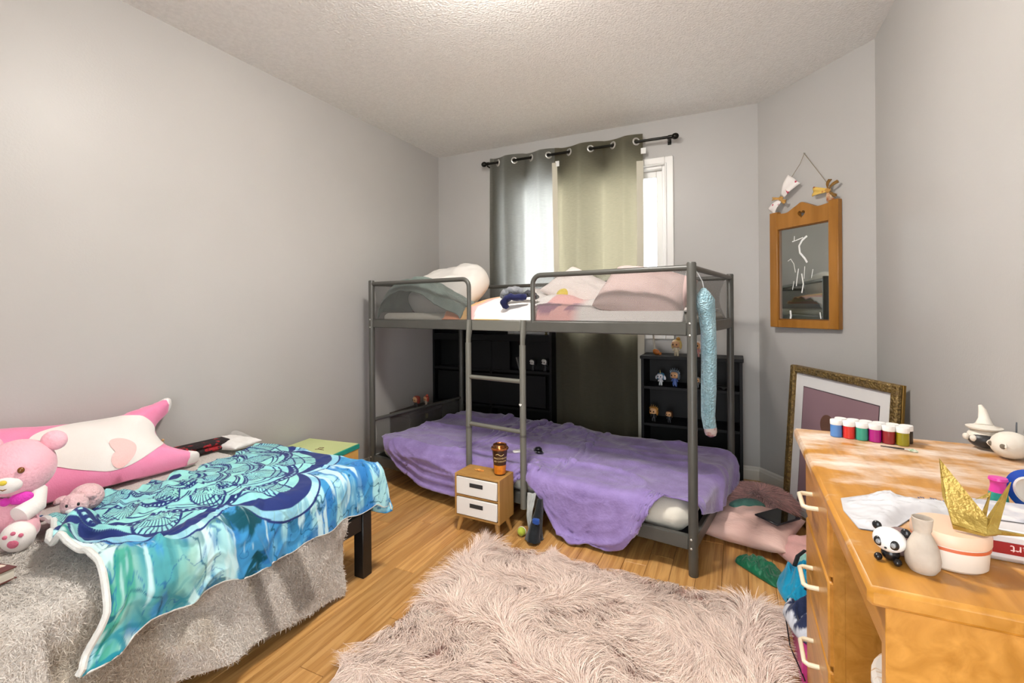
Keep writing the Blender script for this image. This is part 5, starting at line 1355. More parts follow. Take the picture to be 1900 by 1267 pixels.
# ---- small things near the wall on the daybed
sc_ = thing('patterned_scarf', 'folded black scarf with red woven pattern by the wall', 'scarf', (0.125, -2.105, TZ + 0.012), R(83))
scm = M('black_red_weave', '#241a1c', rough=0.9, col2='#a3242c', nscale=26, detail=3, stretch=(1, 1, 1), sharp=(0.56, 0.60), bump=0.5, bscale=180)
for k, (zl, ww) in enumerate(((0.0, 0.046), (0.022, 0.043))):
    obj('fold', MB().box((-0.125, -ww, zl + 0.002), (0.125, ww, zl + 0.022), 0.009), scm, sc_)
o = obj('cushion_flat', weld(cushion(0.22, 0.15, 0.05, wr=0.02, seed=5), 'cushion_flat'), fabric('white_jersey', '#e9e7e4', '#dfdcd8')); o.location = (0.145, -1.965, TZ + 0.026); o.rotation_euler = (0, 0, R(8)); tag(o, 'flat white cushion between the scarf and the mandala blanket', 'cushion')
o = obj('rolled_towel', MB().tube([(0.05, -1.885, TZ + 0.03), (0.10, -1.888, TZ + 0.030), (0.16, -1.893, TZ + 0.026), (0.22, -1.90, TZ + 0.018)], [0.026, 0.022, 0.018, 0.013], 16), fabric('grey_towel', '#b9b7b3', '#a9a7a3', bump=0.6, bscale=120)); tag(o, 'rolled grey towel end at the foot of the daybed', 'towel')
o = obj('leopard_toy', MB().ell((0, 0, 0.034), (0.024, 0.022, 0.034)).ell((0.006, 0, 0.076), (0.020, 0.019, 0.018)).ell((0.004, -0.015, 0.094), 0.006, nu=8, nv=6).ell((0.004, 0.015, 0.094), 0.006, nu=8, nv=6), M('leopard_plush', '#c9a77c', rough=0.95, col2='#3a281b', nscale=70, sharp=(0.52, 0.56))); o.location = (0.10, -2.255, TZ + 0.01); tag(o, 'little leopard spotted toy half hidden behind the body pillow', 'toy')
bk = thing('book', 'closed picture book with dark red cover at daybed near end', 'book', (0.725, -2.985, TZ + 0.024), R(12))
obj('pages', MB().box((-0.095, -0.058, 0.003), (0.058, 0.058, 0.026)), M('page_block', '#d8d2c4', rough=0.9, col2='#b9b1a2', nscale=2, stretch=(1, 1, 200)), bk, smooth=False)
cvm = M('book_cover_print', '#5a2f28', rough=0.35, col2='#d9cdbb', nscale=30, sharp=(0.58, 0.62))
for z_ in (0.0, 0.026): obj('cover', MB().box((-0.10, -0.062, z_), (0.062, 0.062, z_ + 0.003), 0.001), cvm, bk)

# storage box past the foot of the daybed
sb = thing('storage_box', 'yellow cardboard box with pale green lid at foot of daybed', 'box', (0.215, -1.50, 0.0), R(6))
obj('carton', MB().box((-0.175, -0.11, 0.001), (0.175, 0.11, 0.33), 0.003), M('yellow_card', '#e3bb63', rough=0.6, col2='#d39a4a', nscale=9), sb)
ld = obj('lid', MB().box((-0.18, -0.115, 0.325), (0.18, 0.115, 0.352), 0.003), M('teal_card', '#1f9a86', rough=0.5), sb)
obj('lid_print', MB().box((-0.174, -0.110, 0.3515), (0.174, 0.110, 0.3532)), M('pale_green_print', '#cfd99a', rough=0.55, col2='#c3cf8c', nscale=4), ld, smooth=False)
obj('brown_doodle', MB().tube([(0.02, -0.06, 0.3535), (0.05, -0.04, 0.3535), (0.045, -0.02, 0.3535), (0.02, -0.025, 0.3535), (0.03, -0.05, 0.3535), (0.075, -0.055, 0.3535)], 0.002, 6), M('brown_print', '#6b4a3c'), ld)
# ------------------------------------------------------------------ desk
DKX0, DKY0, DKY1, DKZ = 2.477, -2.675, -1.80, 0.76
def deskwood(name, paint):
    m = bpy.data.materials.new(name); m.use_nodes = True; nt = m.node_tree; N = nt.nodes; L = nt.links; b = N['Principled BSDF']
    b.inputs['Roughness'].default_value = 0.34
    tc = N.new('ShaderNodeTexCoord'); mp = N.new('ShaderNodeMapping'); mp.inputs['Scale'].default_value = (9, 1.2, 9); L.new(tc.outputs['Object'], mp.inputs[0])
    nz = N.new('ShaderNodeTexNoise'); nz.inputs['Scale'].default_value = 3; nz.inputs['Detail'].default_value = 6; nz.inputs['Distortion'].default_value = 1.2; L.new(mp.outputs[0], nz.inputs[0])
    rp = N.new('ShaderNodeValToRGB'); rp.color_ramp.elements[0].color = hexa('#a8701f'); rp.color_ramp.elements[1].color = hexa('#cc9140'); rp.color_ramp.elements[0].position = 0.3; rp.color_ramp.elements[1].position = 0.7
    L.new(nz.outputs[0], rp.inputs[0])
    # knots
    vo = N.new('ShaderNodeTexVoronoi'); vo.inputs['Scale'].default_value = 4.5; L.new(tc.outputs['Object'], vo.inputs['Vector'])
    kr = N.new('ShaderNodeValToRGB'); kr.color_ramp.elements[0].color = (0.25, 0.16, 0.08, 1); kr.color_ramp.elements[1].color = (1, 1, 1, 1); kr.color_ramp.elements[0].position = 0.015; kr.color_ramp.elements[1].position = 0.05
    L.new(vo.outputs['Distance'], kr.inputs[0])
    km = N.new('ShaderNodeMix'); km.data_type = 'RGBA'; km.blend_type = 'MULTIPLY'; km.inputs[0].default_value = 0.8; L.new(rp.outputs[0], km.inputs[6]); L.new(kr.outputs[0], km.inputs[7])
    out = km.outputs[2]
    if paint:
        mp2 = N.new('ShaderNodeMapping'); mp2.inputs['Scale'].default_value = (6, 11, 6); mp2.inputs['Rotation'].default_value = (0, 0, R(-14)); L.new(tc.outputs['Object'], mp2.inputs[0])
        n2 = N.new('ShaderNodeTexNoise'); n2.inputs['Scale'].default_value = 1.1; n2.inputs['Detail'].default_value = 8; n2.inputs['Roughness'].default_value = 0.65; L.new(mp2.outputs[0], n2.inputs[0])
        # more paint towards the far half of the top
        sp = N.new('ShaderNodeSeparateXYZ'); L.new(tc.outputs['Object'], sp.inputs[0])
        mr = N.new('ShaderNodeMapRange'); mr.inputs[1].default_value = -0.30; mr.inputs[2].default_value = 0.15; mr.inputs[3].default_value = -0.12; mr.inputs[4].default_value = 0.075; L.new(sp.outputs[1], mr.inputs[0])
        ad_ = N.new('ShaderNodeMath'); ad_.operation = 'ADD'; L.new(n2.outputs[0], ad_.inputs[0]); L.new(mr.outputs[0], ad_.inputs[1])
        r2 = N.new('ShaderNodeValToRGB'); r2.color_ramp.elements[0].position = 0.46; r2.color_ramp.elements[1].position = 0.72; r2.color_ramp.elements[1].color = (0.85, 0.85, 0.85, 1); L.new(ad_.outputs[0], r2.inputs[0])
        mx = N.new('ShaderNodeMix'); mx.data_type = 'RGBA'; L.new(r2.outputs[0], mx.inputs[0]); L.new(out, mx.inputs[6]); mx.inputs[7].default_value = hexa('#e8ddd2'); out = mx.outputs[2]
        rr_ = N.new('ShaderNodeMapRange'); rr_.inputs[3].default_value = 0.34; rr_.inputs[4].default_value = 0.7; L.new(r2.outputs[0], rr_.inputs[0]); L.new(rr_.outputs[0], b.inputs['Roughness'])
    L.new(out, b.inputs['Base Color'])
    return m
dw = deskwood('pine_desk_wood', False); dwt = deskwood('paint_stained_pine_top', True)
cxd, cyd = (DKX0 + 2.940) / 2, (DKY0 + DKY1) / 2
dk = thing('desk', 'honey pine desk with drawers and paint stained top by right wall', 'desk', (cxd, cyd, 0))
X0, X1, Y0_, Y1_ = DKX0 - cxd, 2.940 - cxd, DKY0 - cyd, DKY1 - cyd
obj('desk_top', MB().box((X0, Y0_, DKZ - 0.026), (X1, Y1_, DKZ), 0.006), dwt, dk)
PF = 2.512 - cxd; PY0, PY1 = -2.205 - cyd, -1.835 - cyd
ped = obj('pedestal', MB().box((PF, PY0, 0.0), (PF + 0.02, PY0 + 0.018, DKZ - 0.026)).box((PF, PY1 - 0.018, 0.0), (X1 - 0.01, PY1, DKZ - 0.026), 0.001).box((PF + 0.02, PY0, 0.0), (X1 - 0.01, PY0 + 0.018, DKZ - 0.026), 0.001).box((PF + 0.002, PY0 + 0.018, 0.02), (X1 - 0.012, PY1 - 0.018, 0.04)).box((X1 - 0.02, PY0 + 0.018, 0.04), (X1 - 0.012, PY1 - 0.018, DKZ - 0.03)), dw, dk)
hnd = M('cream_plastic_handle', '#e5d9bd', rough=0.35)
for (a_, b_) in ((0.05, 0.325), (0.335, 0.52), (0.53, 0.725)):
    zc = (a_ + b_) / 2
    dr = obj('drawer', MB().box((PF - 0.010, PY0 + 0.006, a_), (PF + 0.010, PY1 - 0.006, b_), 0.004).box((PF + 0.010, PY0 + 0.025, a_ + 0.02), (X1 - 0.05, PY1 - 0.025, b_ - 0.02)), dw, dk)
    ym = (PY0 + PY1) / 2
    zh = {0.05: 0.245, 0.335: 0.435, 0.53: 0.628}[a_]
    pts = [(PF - 0.009, ym - 0.05, zh), (PF - 0.032, ym - 0.05, zh), (PF - 0.040, ym - 0.042, zh), (PF - 0.040, ym + 0.042, zh), (PF - 0.032, ym + 0.05, zh), (PF - 0.009, ym + 0.05, zh)]
    obj('handle', MB().tube(pts, 0.0055, 10), hnd, dr)
obj('apron', MB().box((PF - 0.010, Y0_ + 0.0425, 0.663), (PF + 0.006, PY0, DKZ - 0.026), 0.001), dw, dk)
obj('end_panel', MB().box((PF - 0.012, Y0_ + 0.022, 0.0), (X1 - 0.02, Y0_ + 0.042, DKZ - 0.026), 0.001), dw, dk)
obj('back_board', MB().box((X1 - 0.02, Y0_ + 0.042, 0.35), (X1 - 0.008, PY0, DKZ - 0.03)), dw, dk)

# stool
st_ = thing('stool', 'round white paint stained stool tucked under the desk', 'stool', (2.69, -2.37, 0))
stm = M('chipped_white_paint', '#dcd5cd', rough=0.5, col2='#b98d55', nscale=14, stretch=(2, 8, 2), sharp=(0.58, 0.66)); stl = M('cream_stool_paint', '#ddd6c8', rough=0.45)
obj('seat', MB().lathe([(0.0, 0.420), (0.135, 0.420), (0.145, 0.428), (0.145, 0.442), (0.138, 0.450), (0.0, 0.450)], 40, caps=False), stm, st_)
for k in range(4):
    t_ = PI / 4 + k * PI / 2
    obj('leg', MB().tube([(0.13 * math.cos(t_), 0.13 * math.sin(t_), 0.0), (0.095 * math.cos(t_), 0.095 * math.sin(t_), 0.421)], [0.012, 0.016], 12), stl, st_)
    t2 = t_ + PI / 2
    obj('stretcher', MB().tube([(0.118 * math.cos(t_), 0.118 * math.sin(t_), 0.15), (0.118 * math.cos(t2), 0.118 * math.sin(t2), 0.15)], 0.008, 8), stl, st_)

# ---- paint pots
lidm = M('white_pot_lid', '#e9e7e4', rough=0.4)
pots = [('light blue', '#4f83c4'), ('red', '#d02c26'), ('teal', '#2d9a83'), ('magenta', '#a8127c'), ('dark red', '#8c1f28'), ('olive gold', '#8d8414'),
        ('navy', '#1d2c5c'), ('orange', '#cf6a1f'), ('green', '#2e7d3a'), ('maroon', '#6d1030'), ('brown', '#5a3a22'), ('black', '#15181a')]
e0 = Vector((2.5725, -1.8615, DKZ)); ev = Vector((2.710 - 2.5725, -1.892 + 1.8615, 0)) / 5; ew = Vector((ev.y, -ev.x, 0)) * -1.0
for k, (nm_, cl) in enumerate(pots):
    r_ = k // 6; c_ = e0 + ev * (k % 6) + (ew * 1.12 + ev * 0.30) * r_
    where = 'in the front row' if r_ == 0 else 'in the back row by the wall'
    p_ = thing('paint_pot', f'{nm_} paint pot with white screw lid {where}', 'paint pot', c_ + Vector((0, 0, 0.0)), group='paint pots on the desk')
    obj('pot', MB().lathe([(0.0, 0.0005), (0.0125, 0.0005), (0.0138, 0.002), (0.0138, 0.034), (0.0, 0.034)], 24), M('paint_' + nm_.replace(' ', '_'), cl, rough=0.25, coat=0.3), p_)
    prof = [(0.0, 0.0335), (0.0142, 0.0335), (0.0145, 0.035), (0.0145, 0.045), (0.0138, 0.0465), (0.0, 0.0465)]
    obj('lid', MB().lathe(prof, 28), lidm, p_)
br1 = thing('paint_brush', 'thin paint brush with green tip lying before the pots', 'paint brush', (2.688, -1.945, DKZ + 0.0035), math.atan2(-0.021, 0.064))
obj('handle', MB().tube([(-0.035, 0, 0), (0.0, 0, 0.0005), (0.012, 0, 0.001)], [0.0012, 0.0022, 0.0018], 8), M('dark_handle', '#2b2320', rough=0.4), br1)
obj('ferrule', MB().tube([(0.012, 0, 0.001), (0.020, 0, 0.001)], 0.0024, 8), M('zinc_bolt', '#c9c8c2'), br1)
obj('bristles', MB().tube([(0.020, 0, 0.001), (0.030, 0, 0.0005), (0.038, 0, -0.001)], [0.0028, 0.0045, 0.0012], 8), M('green_bristles', '#8fae86', rough=0.8, col2='#e3e6dc', nscale=200), br1)

# ---- clay pieces by the wall
clay = M('white_clay', '#e3ddd2', rough=0.75, col2='#d6cdbf', nscale=20, bump=0.15, bscale=60)
g_ = thing('clay_skull', 'smooth round white clay skull with two eye holes on desk', 'clay figure', (2.902, -1.925, DKZ), R(205))
obj('skull', MB().ell((0, 0, 0.032), (0.037, 0.034, 0.031), nu=28, nv=16), clay, g_)
hole = M('clay_hole_shade', '#6f6557', rough=0.9)
for sy in (-1, 1):
    obj('eye_rim', MB().tube([(0.033 - 0.004 * abs(math.sin(t_)), sy * 0.013 + 0.008 * math.cos(t_), 0.033 + 0.007 * math.sin(t_)) for t_ in np.linspace(0, 2 * PI, 16, endpoint=False)], 0.0022, 6, closed=True), clay, g_)
    obj('eye_hole', MB().ell((0.0325, sy * 0.013, 0.033), (0.0035, 0.007, 0.006), nu=12, nv=8), hole, g_)
w_ = thing('clay_witch', 'white clay gourd with black smile and pointed witch hat', 'clay figure', (2.885, -1.842, DKZ), R(205))
obj('gourd', MB().ell((0, 0, 0.027), (0.033, 0.033, 0.027), nu=24, nv=14), clay, w_)
obj('black_mask', MB().ell((0.006, 0.006, 0.024), (0.030, 0.030, 0.021), nu=24, nv=14), M('black_clay', '#2b2a2b', rough=0.4), w_)
for sy in (-1, 0.6): obj('eye', MB().ell((0.034, sy * 0.012, 0.028), (0.006, 0.008, 0.008), nu=12, nv=8), clay, w_)
hat = obj('hat_brim', MB().lathe([(0.0, 0.050), (0.026, 0.047), (0.034, 0.051), (0.035, 0.054), (0.024, 0.055), (0.016, 0.062), (0.0, 0.066)], 28, sx=1.0), clay, w_)
obj('hat_point', MB().tube([(0, 0, 0.058), (-0.004, -0.004, 0.075), (-0.008, -0.012, 0.093), (-0.010, -0.020, 0.104)], [0.018, 0.011, 0.008, 0.004], 14), clay, w_)
o = obj('palette_knife', MB().add([(0, 0, 0), (0.008, 0, 0), (0.005, 0, 0.075), (0.003, 0, 0.078), (0.0, 0, 0.07), (0, 0.0025, 0), (0.008, 0.0025, 0), (0.005, 0.0025, 0.075), (0.003, 0.0025, 0.078), (0.0, 0.0025, 0.07)], [(0, 1, 2, 3, 4), (9, 8, 7, 6, 5), (0, 5, 6, 1), (1, 6, 7, 2), (2, 7, 8, 3), (3, 8, 9, 4), (4, 9, 5, 0)]), M('grey_blade', '#5b5f66', rough=0.3, metallic=0.6), smooth=False); o.location = (2.928, -1.885, DKZ); o.rotation_euler = (0, R(4), R(60)); tag(o, 'grey pointed blade standing behind the clay skull', 'knife')

# ---- foil clay bag
bagm = M('white_foil_bag', '#d3d3d6', rough=0.25, col2='#c6c6cb', nscale=8, spec=0.6)
bo_ = [(2.500, -2.362), (2.560, -2.312), (2.680, -2.335), (2.800, -2.36), (2.86, -2.40), (2.80, -2.44), (2.70, -2.425), (2.645, -2.412), (2.585, -2.42), (2.540, -2.492), (2.503, -2.492), (2.494, -2.42)]
bg_ = thing('foil_bag', 'crumpled white foil clay bag with small print on the desk', 'bag', (2.60, -2.40, DKZ))
BOb = np.array(bo_) - np.array([2.60, -2.40])
P_, F_ = tri_fill(BOb, 0.004)
d_ = seg_dist(P_, BOb); hh_ = 0.0022 + 0.011 * sm(0.0, 0.03, d_) * (0.55 + 0.9 * (1 - np.abs(2 * fbm(P_[:, 0] * 22 + 3, P_[:, 1] * 22, 33) - 1))) * sm(-0.10, -0.02, P_[:, 0]) + 0.003 * sm(0, 0.02, d_) * (1 - np.abs(2 * fbm(P_[:, 0] * 26 + P_[:, 1] * 20, P_[:, 1] * 40, 34) - 1)) ** 3 * 2
mb_ = MB().add(np.c_[P_, hh_], F_).add(np.c_[P_, 0 * hh_ + 0.0004], [f[::-1] for f in F_])
obj('bag', weld(mb_, 'bag', smooth=True, ang=60), bagm, bg_)
ink = M('grey_ink', '#6b6880', rough=0.6)
for k, (x0t, nw, ty_) in enumerate(((0.17, 9, 0.052), (0.15, 6, 0.041))):
    X = x0t; pm_ = MB()
    for w_i in range(nw):
        wl = 0.008 + 0.010 * ((w_i * 7 + k * 3) % 5) / 4
        for q_ in range(max(2, int(wl / 0.0032))):
            xx = X - q_ * 0.0032; yy_ = ty_ - 0.10 * (xx - 0.05)
            ds_ = np.hypot(P_[:, 0] - xx, P_[:, 1] - yy_); z_ = float(hh_[np.argsort(ds_)[:4]].max())
            pm_.box((xx - 0.0023, yy_ - 0.0022, z_ + 0.0004), (xx, yy_ + 0.0022, z_ + 0.0012))
        X -= wl + 0.005
    obj('small_print', pm_, ink, bg_, smooth=False)
# second packet with a red band
pk2 = thing('clay_packet', 'white wrapped clay packet with red band and upside-down lettering', 'packet', (2.735, -2.515, DKZ), R(-4))
obj('packet', MB().box((-0.10, -0.020, 0.0005), (0.13, 0.055, 0.045), 0.008), M('white_film_wrap', '#d5d0cf', rough=0.25, col2='#c8c2c2', nscale=10), pk2)
bd = obj('red_band', MB().box((-0.102, -0.0212, 0.014), (0.132, -0.018, 0.030)), M('crimson_band', '#8f1418', rough=0.35), pk2, smooth=False)
me_ = text_mesh('craft smart', 0.0165, 0.0002)
o_ = obj('lettering', me_, None, bd, smooth=False); o_.data.materials.clear(); o_.data.materials.append(M('pale_ink', '#e6c9c6', rough=0.5)); o_.matrix_local = Matrix.Translation((-0.030, -0.0216, 0.0225)) @ Matrix.Rotation(PI, 4, 'Y') @ Matrix.Rotation(R(90), 4, 'X') @ Matrix.Rotation(0, 4, 'Z')
o_.matrix_local = Matrix.Translation((-0.030, -0.0216, 0.0222)) @ Matrix(((-1, 0, 0, 0), (0, 0, -1, 0), (0, -1, 0, 0), (0, 0, 0, 1)))
sk = obj('clear_sleeve', MB().box((2.655, -2.490, DKZ + 0.0465), (2.80, -2.415, DKZ + 0.050)), M('grey_picture_card', '#b9b9c2', rough=0.3, col2='#e3dede', nscale=16, sharp=(0.45, 0.55)), smooth=False); tag(sk, 'flat grey and white packet lying on the banded clay packet', 'packet')

# ---- round tin
tn = thing('round_tub', 'round white plastic tub with peach lid and orange stripe', 'tub', (2.596, -2.553, DKZ))
tubw = M('white_tub_plastic', '#e2d6c8', rough=0.35)
obj('tub', MB().lathe([(0.0, 0.0005), (0.036, 0.0005), (0.0395, 0.004), (0.0415, 0.034), (0.0, 0.034)], 48), tubw, tn)
obj('stripe', MB().lathe([(0.0412, 0.0285), (0.0421, 0.0285), (0.0423, 0.0325), (0.0414, 0.0325)], 48, caps=False), M('orange_stripe', '#c9633c', rough=0.4), tn)
obj('lid', MB().lathe([(0.0, 0.034), (0.0425, 0.034), (0.0432, 0.036), (0.0432, 0.046), (0.0405, 0.0505), (0.0, 0.0515)], 48), M('peach_lid', '#e2bfa4', rough=0.4), tn)

# ---- vase and panda
o = obj('clay_bottle', MB().lathe([(0.0, 0.0005), (0.014, 0.0005), (0.0185, 0.008), (0.0195, 0.018), (0.017, 0.034), (0.0115, 0.047), (0.0092, 0.0515), (0.0088, 0.0535), (0.0100, 0.056), (0.0118, 0.072), (0.0108, 0.0725), (0.0085, 0.060), (0.0, 0.058)], 36), M('grey_beige_clay', '#b3a698', rough=0.7, col2='#c4b8a9', nscale=40, bump=0.1)); o.location = (2.553, -2.600, DKZ); tag(o, 'small beige clay bottle with a narrow flared neck', 'bottle')
pa = thing('panda_figure', 'small panda figurine with big eyes and mauve shell on desk', 'figurine', (2.522, -2.585, DKZ), R(-118))
pw = M('panda_white', '#e6e4e1', rough=0.3); pbk = M('panda_black', '#1a1a1c', rough=0.25)
phd = obj('head', MB().ell((0.006, 0, 0.031), (0.0165, 0.0195, 0.0165), nu=24, nv=16), pw, pa)
for sy in (-1, 1):
    obj('ear', MB().ell((-0.002, sy * 0.0165, 0.0435), (0.004, 0.006, 0.0062), nu=12, nv=8), pbk, phd)
    obj('eye_patch', MB().ell((0.0185, sy * 0.0085, 0.0300), (0.0042, 0.0062, 0.0068), nu=14, nv=10), pbk, phd)
    obj('pupil', MB().ell((0.0222, sy * 0.0085, 0.0302), (0.0012, 0.0030, 0.0036), nu=10, nv=6), M('glossy_grey_eye', '#8a8b8c', rough=0.1), phd)
    obj('foot', MB().ell((0.013, sy * 0.011, 0.0055), (0.006, 0.005, 0.005), nu=12, nv=8), pbk, pa)
obj('body', MB().ell((0.002, 0, 0.011), (0.010, 0.011, 0.0105)), pbk, pa)
obj('nose', MB().ell((0.0225, 0, 0.0245), (0.0015, 0.0018, 0.0013), nu=8, nv=6), pbk, phd)
obj('shell', MB().ell((-0.026, 0.004, 0.020), (0.021, 0.020, 0.0195), nu=24, nv=14), M('mauve_glaze', '#8d7674', rough=0.2, col2='#7d6866', nscale=8), pa)

# ---- origami crane standing on the tub lid
cr = thing('origami_crane', 'folded gold paper crane standing on the tub lid', 'origami', (2.620, -2.562, DKZ + 0.0520), R(0))
gp = M('gold_foil_paper', '#9c7f35', rough=0.35, metallic=0.45, col2='#b59a4e', nscale=30, detail=8, bump=0.3, bscale=200)
def tri2(name, pts, t_=0.0008):
    m_ = MB(); p = [Vector(q) for q in pts]; nn = (p[1] - p[0]).cross(p[2] - p[0]).normalized() * t_
    k = len(p); m_.add([q + nn for q in p] + [q - nn for q in p], [tuple(range(k)), tuple(range(k, 2 * k))[::-1]] + [(i, (i + 1) % k, k + (i + 1) % k, k + i) for i in range(k)])
    return obj(name, m_, gp, cr, smooth=False)
A = (-0.030, -0.004, 0.026); B = (0.004, -0.020, 0.000); Cc_ = (0.024, -0.012, 0.016); D_ = (-0.006, 0.006, 0.022); E_ = (-0.028, -0.012, 0.008)
tri2('wing', [A, (-0.036, 0.004, 0.092), (0.010, -0.008, 0.022)]); tri2('wing', [(-0.034, 0.0, 0.040), (-0.036, 0.004, 0.092), A, (-0.024, 0.004, 0.022)])
tri2('wing', [(0.006, -0.018, 0.010), (0.038, 0.004, 0.070), (0.012, -0.004, 0.022)]); tri2('wing', [(0.006, -0.018, 0.010), (0.038, 0.004, 0.070), (0.018, -0.014, 0.010)])
tri2('body_fold', [A, (0.010, -0.008, 0.022), (0.004, -0.022, 0.004), E_]); tri2('body_fold', [(0.004, -0.022, 0.004), (0.010, -0.008, 0.022), (0.022, -0.014, 0.006)]); tri2('body_fold', [E_, (0.004, -0.022, 0.004), (0.002, -0.020, 0.0012), (-0.026, -0.010, 0.0012)])
tri2('body_fold', [(0.004, -0.022, 0.004), (0.022, -0.014, 0.006), (0.016, -0.012, 0.0012), (0.002, -0.020, 0.0012)])
tri2('tail', [(0.018, -0.012, 0.008), (0.060, -0.004, 0.004), (0.018, -0.008, 0.0012)]); tri2('tail', [(0.018, -0.012, 0.008), (0.060, -0.004, 0.004), (0.020, -0.002, 0.006)])
tri2('neck', [(0.004, -0.002, 0.016), (0.020, 0.010, 0.052), (0.012, 0.002, 0.020)]); tri2('head', [(0.020, 0.010, 0.052), (0.002, 0.006, 0.040), (0.017, 0.008, 0.045)])

# ---- glitter bottle and tape
gb = thing('glitter_bottle', 'little bottle fading from pink cap to teal on desk', 'bottle', (2.750, -2.275, DKZ))
obj('bottle', MB().lathe([(0.0, 0.0005), (0.013, 0.0005), (0.0145, 0.004), (0.0125, 0.024), (0.0, 0.025)], 24), M('teal_glitter', '#1f8f86', rough=0.3, col2='#2fa79a', nscale=120), gb)
obj('cap', MB().lathe([(0.0125, 0.024), (0.0105, 0.034), (0.0110, 0.042), (0.0135, 0.045), (0.0125, 0.049), (0.0, 0.0495)], 24), M('pink_cap', '#d83fa0', rough=0.3), gb)
tp = thing('tape_roll', 'upright roll of blue tape with white core on desk', 'tape', (2.795, -2.285, DKZ), R(-50))
ring = lambda r0, r1, h: MB().lathe([(r0, -h), (r1, -h), (r1, h), (r0, h), (r0, -h)], 36, (0, 0, 0.036), (R(90), 0, 0), caps=False)
obj('tape', ring(0.024, 0.036, 0.012), M('blue_tape', '#1f4fae', rough=0.35), tp); obj('core', ring(0.021, 0.0245, 0.0125), M('white_core', '#e6e4df', rough=0.6), tp)
# ------------------------------------------------------------------ vinyl figures on the shelves
skin_m = M('figure_skin', '#d9a878', rough=0.4); eye_k = M('figure_eye', '#0c0c0d', rough=0.2)
def figure(label, loc, h, hair, outfit, rotz=-0.35, skin=None, crown=None, bun=None, ears=None, horn=None, dress=False, cat='figurine'):
    """plain big-headed vinyl figure of height h: head, hair, eyes, body, arms, legs"""
    f = thing('vinyl_figure', label, cat, loc, rotz, group=None)
    k = h / 0.10
    sk_ = skin or skin_m
    hm_ = M('hair_' + hair, hair, rough=0.45); om_ = M('outfit_' + outfit, outfit, rough=0.45)
    hd_ = obj('head', MB().ell((0, -0.002 * k, 0.068 * k), (0.024 * k, 0.020 * k, 0.021 * k), e=2.8), sk_, f)
    obj('hair', MB().ell((0, 0.004 * k, 0.073 * k), (0.027 * k, 0.021 * k, 0.021 * k), e=2.6).ell((-0.024 * k, 0.003 * k, 0.060 * k), (0.006 * k, 0.014 * k, 0.020 * k)).ell((0.024 * k, 0.003 * k, 0.060 * k), (0.006 * k, 0.014 * k, 0.020 * k)), hm_, hd_)
    for sx in (-1, 1):
        obj('eye', MB().ell((sx * 0.011 * k, -0.0215 * k, 0.066 * k), (0.0042 * k, 0.0018 * k, 0.0045 * k), nu=10, nv=6), eye_k, hd_)
        obj('leg', MB().tube([(sx * 0.008 * k, 0, 0.0), (sx * 0.007 * k, 0, 0.026 * k)], [0.0062 * k, 0.0058 * k], 10), om_, f)
        obj('arm', MB().tube([(sx * 0.012 * k, 0, 0.043 * k), (sx * 0.019 * k, -0.003 * k, 0.028 * k)], [0.0048 * k, 0.0042 * k], 8), om_, f)
    obj('body', MB().lathe([(0.0, 0.010 * k if dress else 0.022 * k), (0.017 * k if dress else 0.0115 * k, 0.010 * k if dress else 0.022 * k), (0.0105 * k, 0.036 * k), (0.009 * k, 0.048 * k), (0.0, 0.050 * k)], 16, sy=0.8), om_, f)
    if bun: obj('bun', MB().ell((0.008 * k, 0.006 * k, 0.098 * k), (0.012 * k, 0.012 * k, 0.011 * k)), M('hair_' + bun, bun, rough=0.45), hd_)
    if crown:
        cm_ = M('crown_' + crown, crown, rough=0.3); c_ = MB()
        for j in range(9):
            t_ = R(-10) + R(200) * j / 8; c_.tube([(0.026 * k * math.cos(t_), 0.0, (0.078 + 0.012 * math.sin(t_)) * k), (0.034 * k * math.cos(t_), 0.0, (0.086 + 0.024 * math.sin(t_)) * k)], [0.003 * k, 0.0006 * k], 6)
        c_.tube([(0.027 * k * math.cos(t_), 0.0, (0.078 + 0.013 * math.sin(t_)) * k) for t_ in np.linspace(0, PI, 12)], 0.003 * k, 6)
        obj('crown', c_, cm_, hd_)
    if ears:
        for sx in (-1, 1): obj('ear', MB().ell((sx * 0.031 * k, 0, 0.060 * k), (0.010 * k, 0.008 * k, 0.018 * k), (0, R(-22 * sx), 0)), M('ear_' + ears, ears, rough=0.45), hd_)
    if horn: obj('horn', MB().tube([(0, -0.006 * k, 0.092 * k), (0, -0.008 * k, 0.115 * k)], [0.005 * k, 0.0006 * k], 8), M('horn_' + horn, horn, rough=0.4), hd_)
    return f
YS = -0.195
z1_, z2_, z3_ = 0.8005, 0.6035, 0.3635
figure('blonde vinyl figure with a golden bun on the black bookcase top', (1.972, YS, z1_), 0.112, '#d8bd72', '#d9cdb0', bun='#b98a34')
figure('white haired vinyl figure with pink face on the bookcase top', (2.098, YS, z1_), 0.105, '#e6dcd8', '#c78d88')
figure('white and blue vinyl figure with droopy ears and yellow horn', (1.872, YS, z2_), 0.088, '#4f86a8', '#e2e4e8', skin=M('figure_white', '#e6e6ea', rough=0.4), ears='#e6e6ea', horn='#d9c870')
figure('vinyl figure in blue dress with spiky silver crown', (1.962, YS - 0.005, z2_), 0.108, '#6d7f90', '#4763a8', crown='#9fb0bd', dress=True)
figure('small grey vinyl figure beside the silver dish', (2.098, YS, z2_), 0.07, '#8d8d8a', '#6a6a6a')
figure('vinyl figure with orange and black hair on the lower bookcase shelf', (1.826, YS, z3_), 0.100, '#b9803c', '#2b2b2d', crown='#c99a4a')
figure('short brown haired vinyl figure in dark clothes on lower shelf', (1.924, YS, z3_), 0.082, '#4a2f1c', '#23262c')
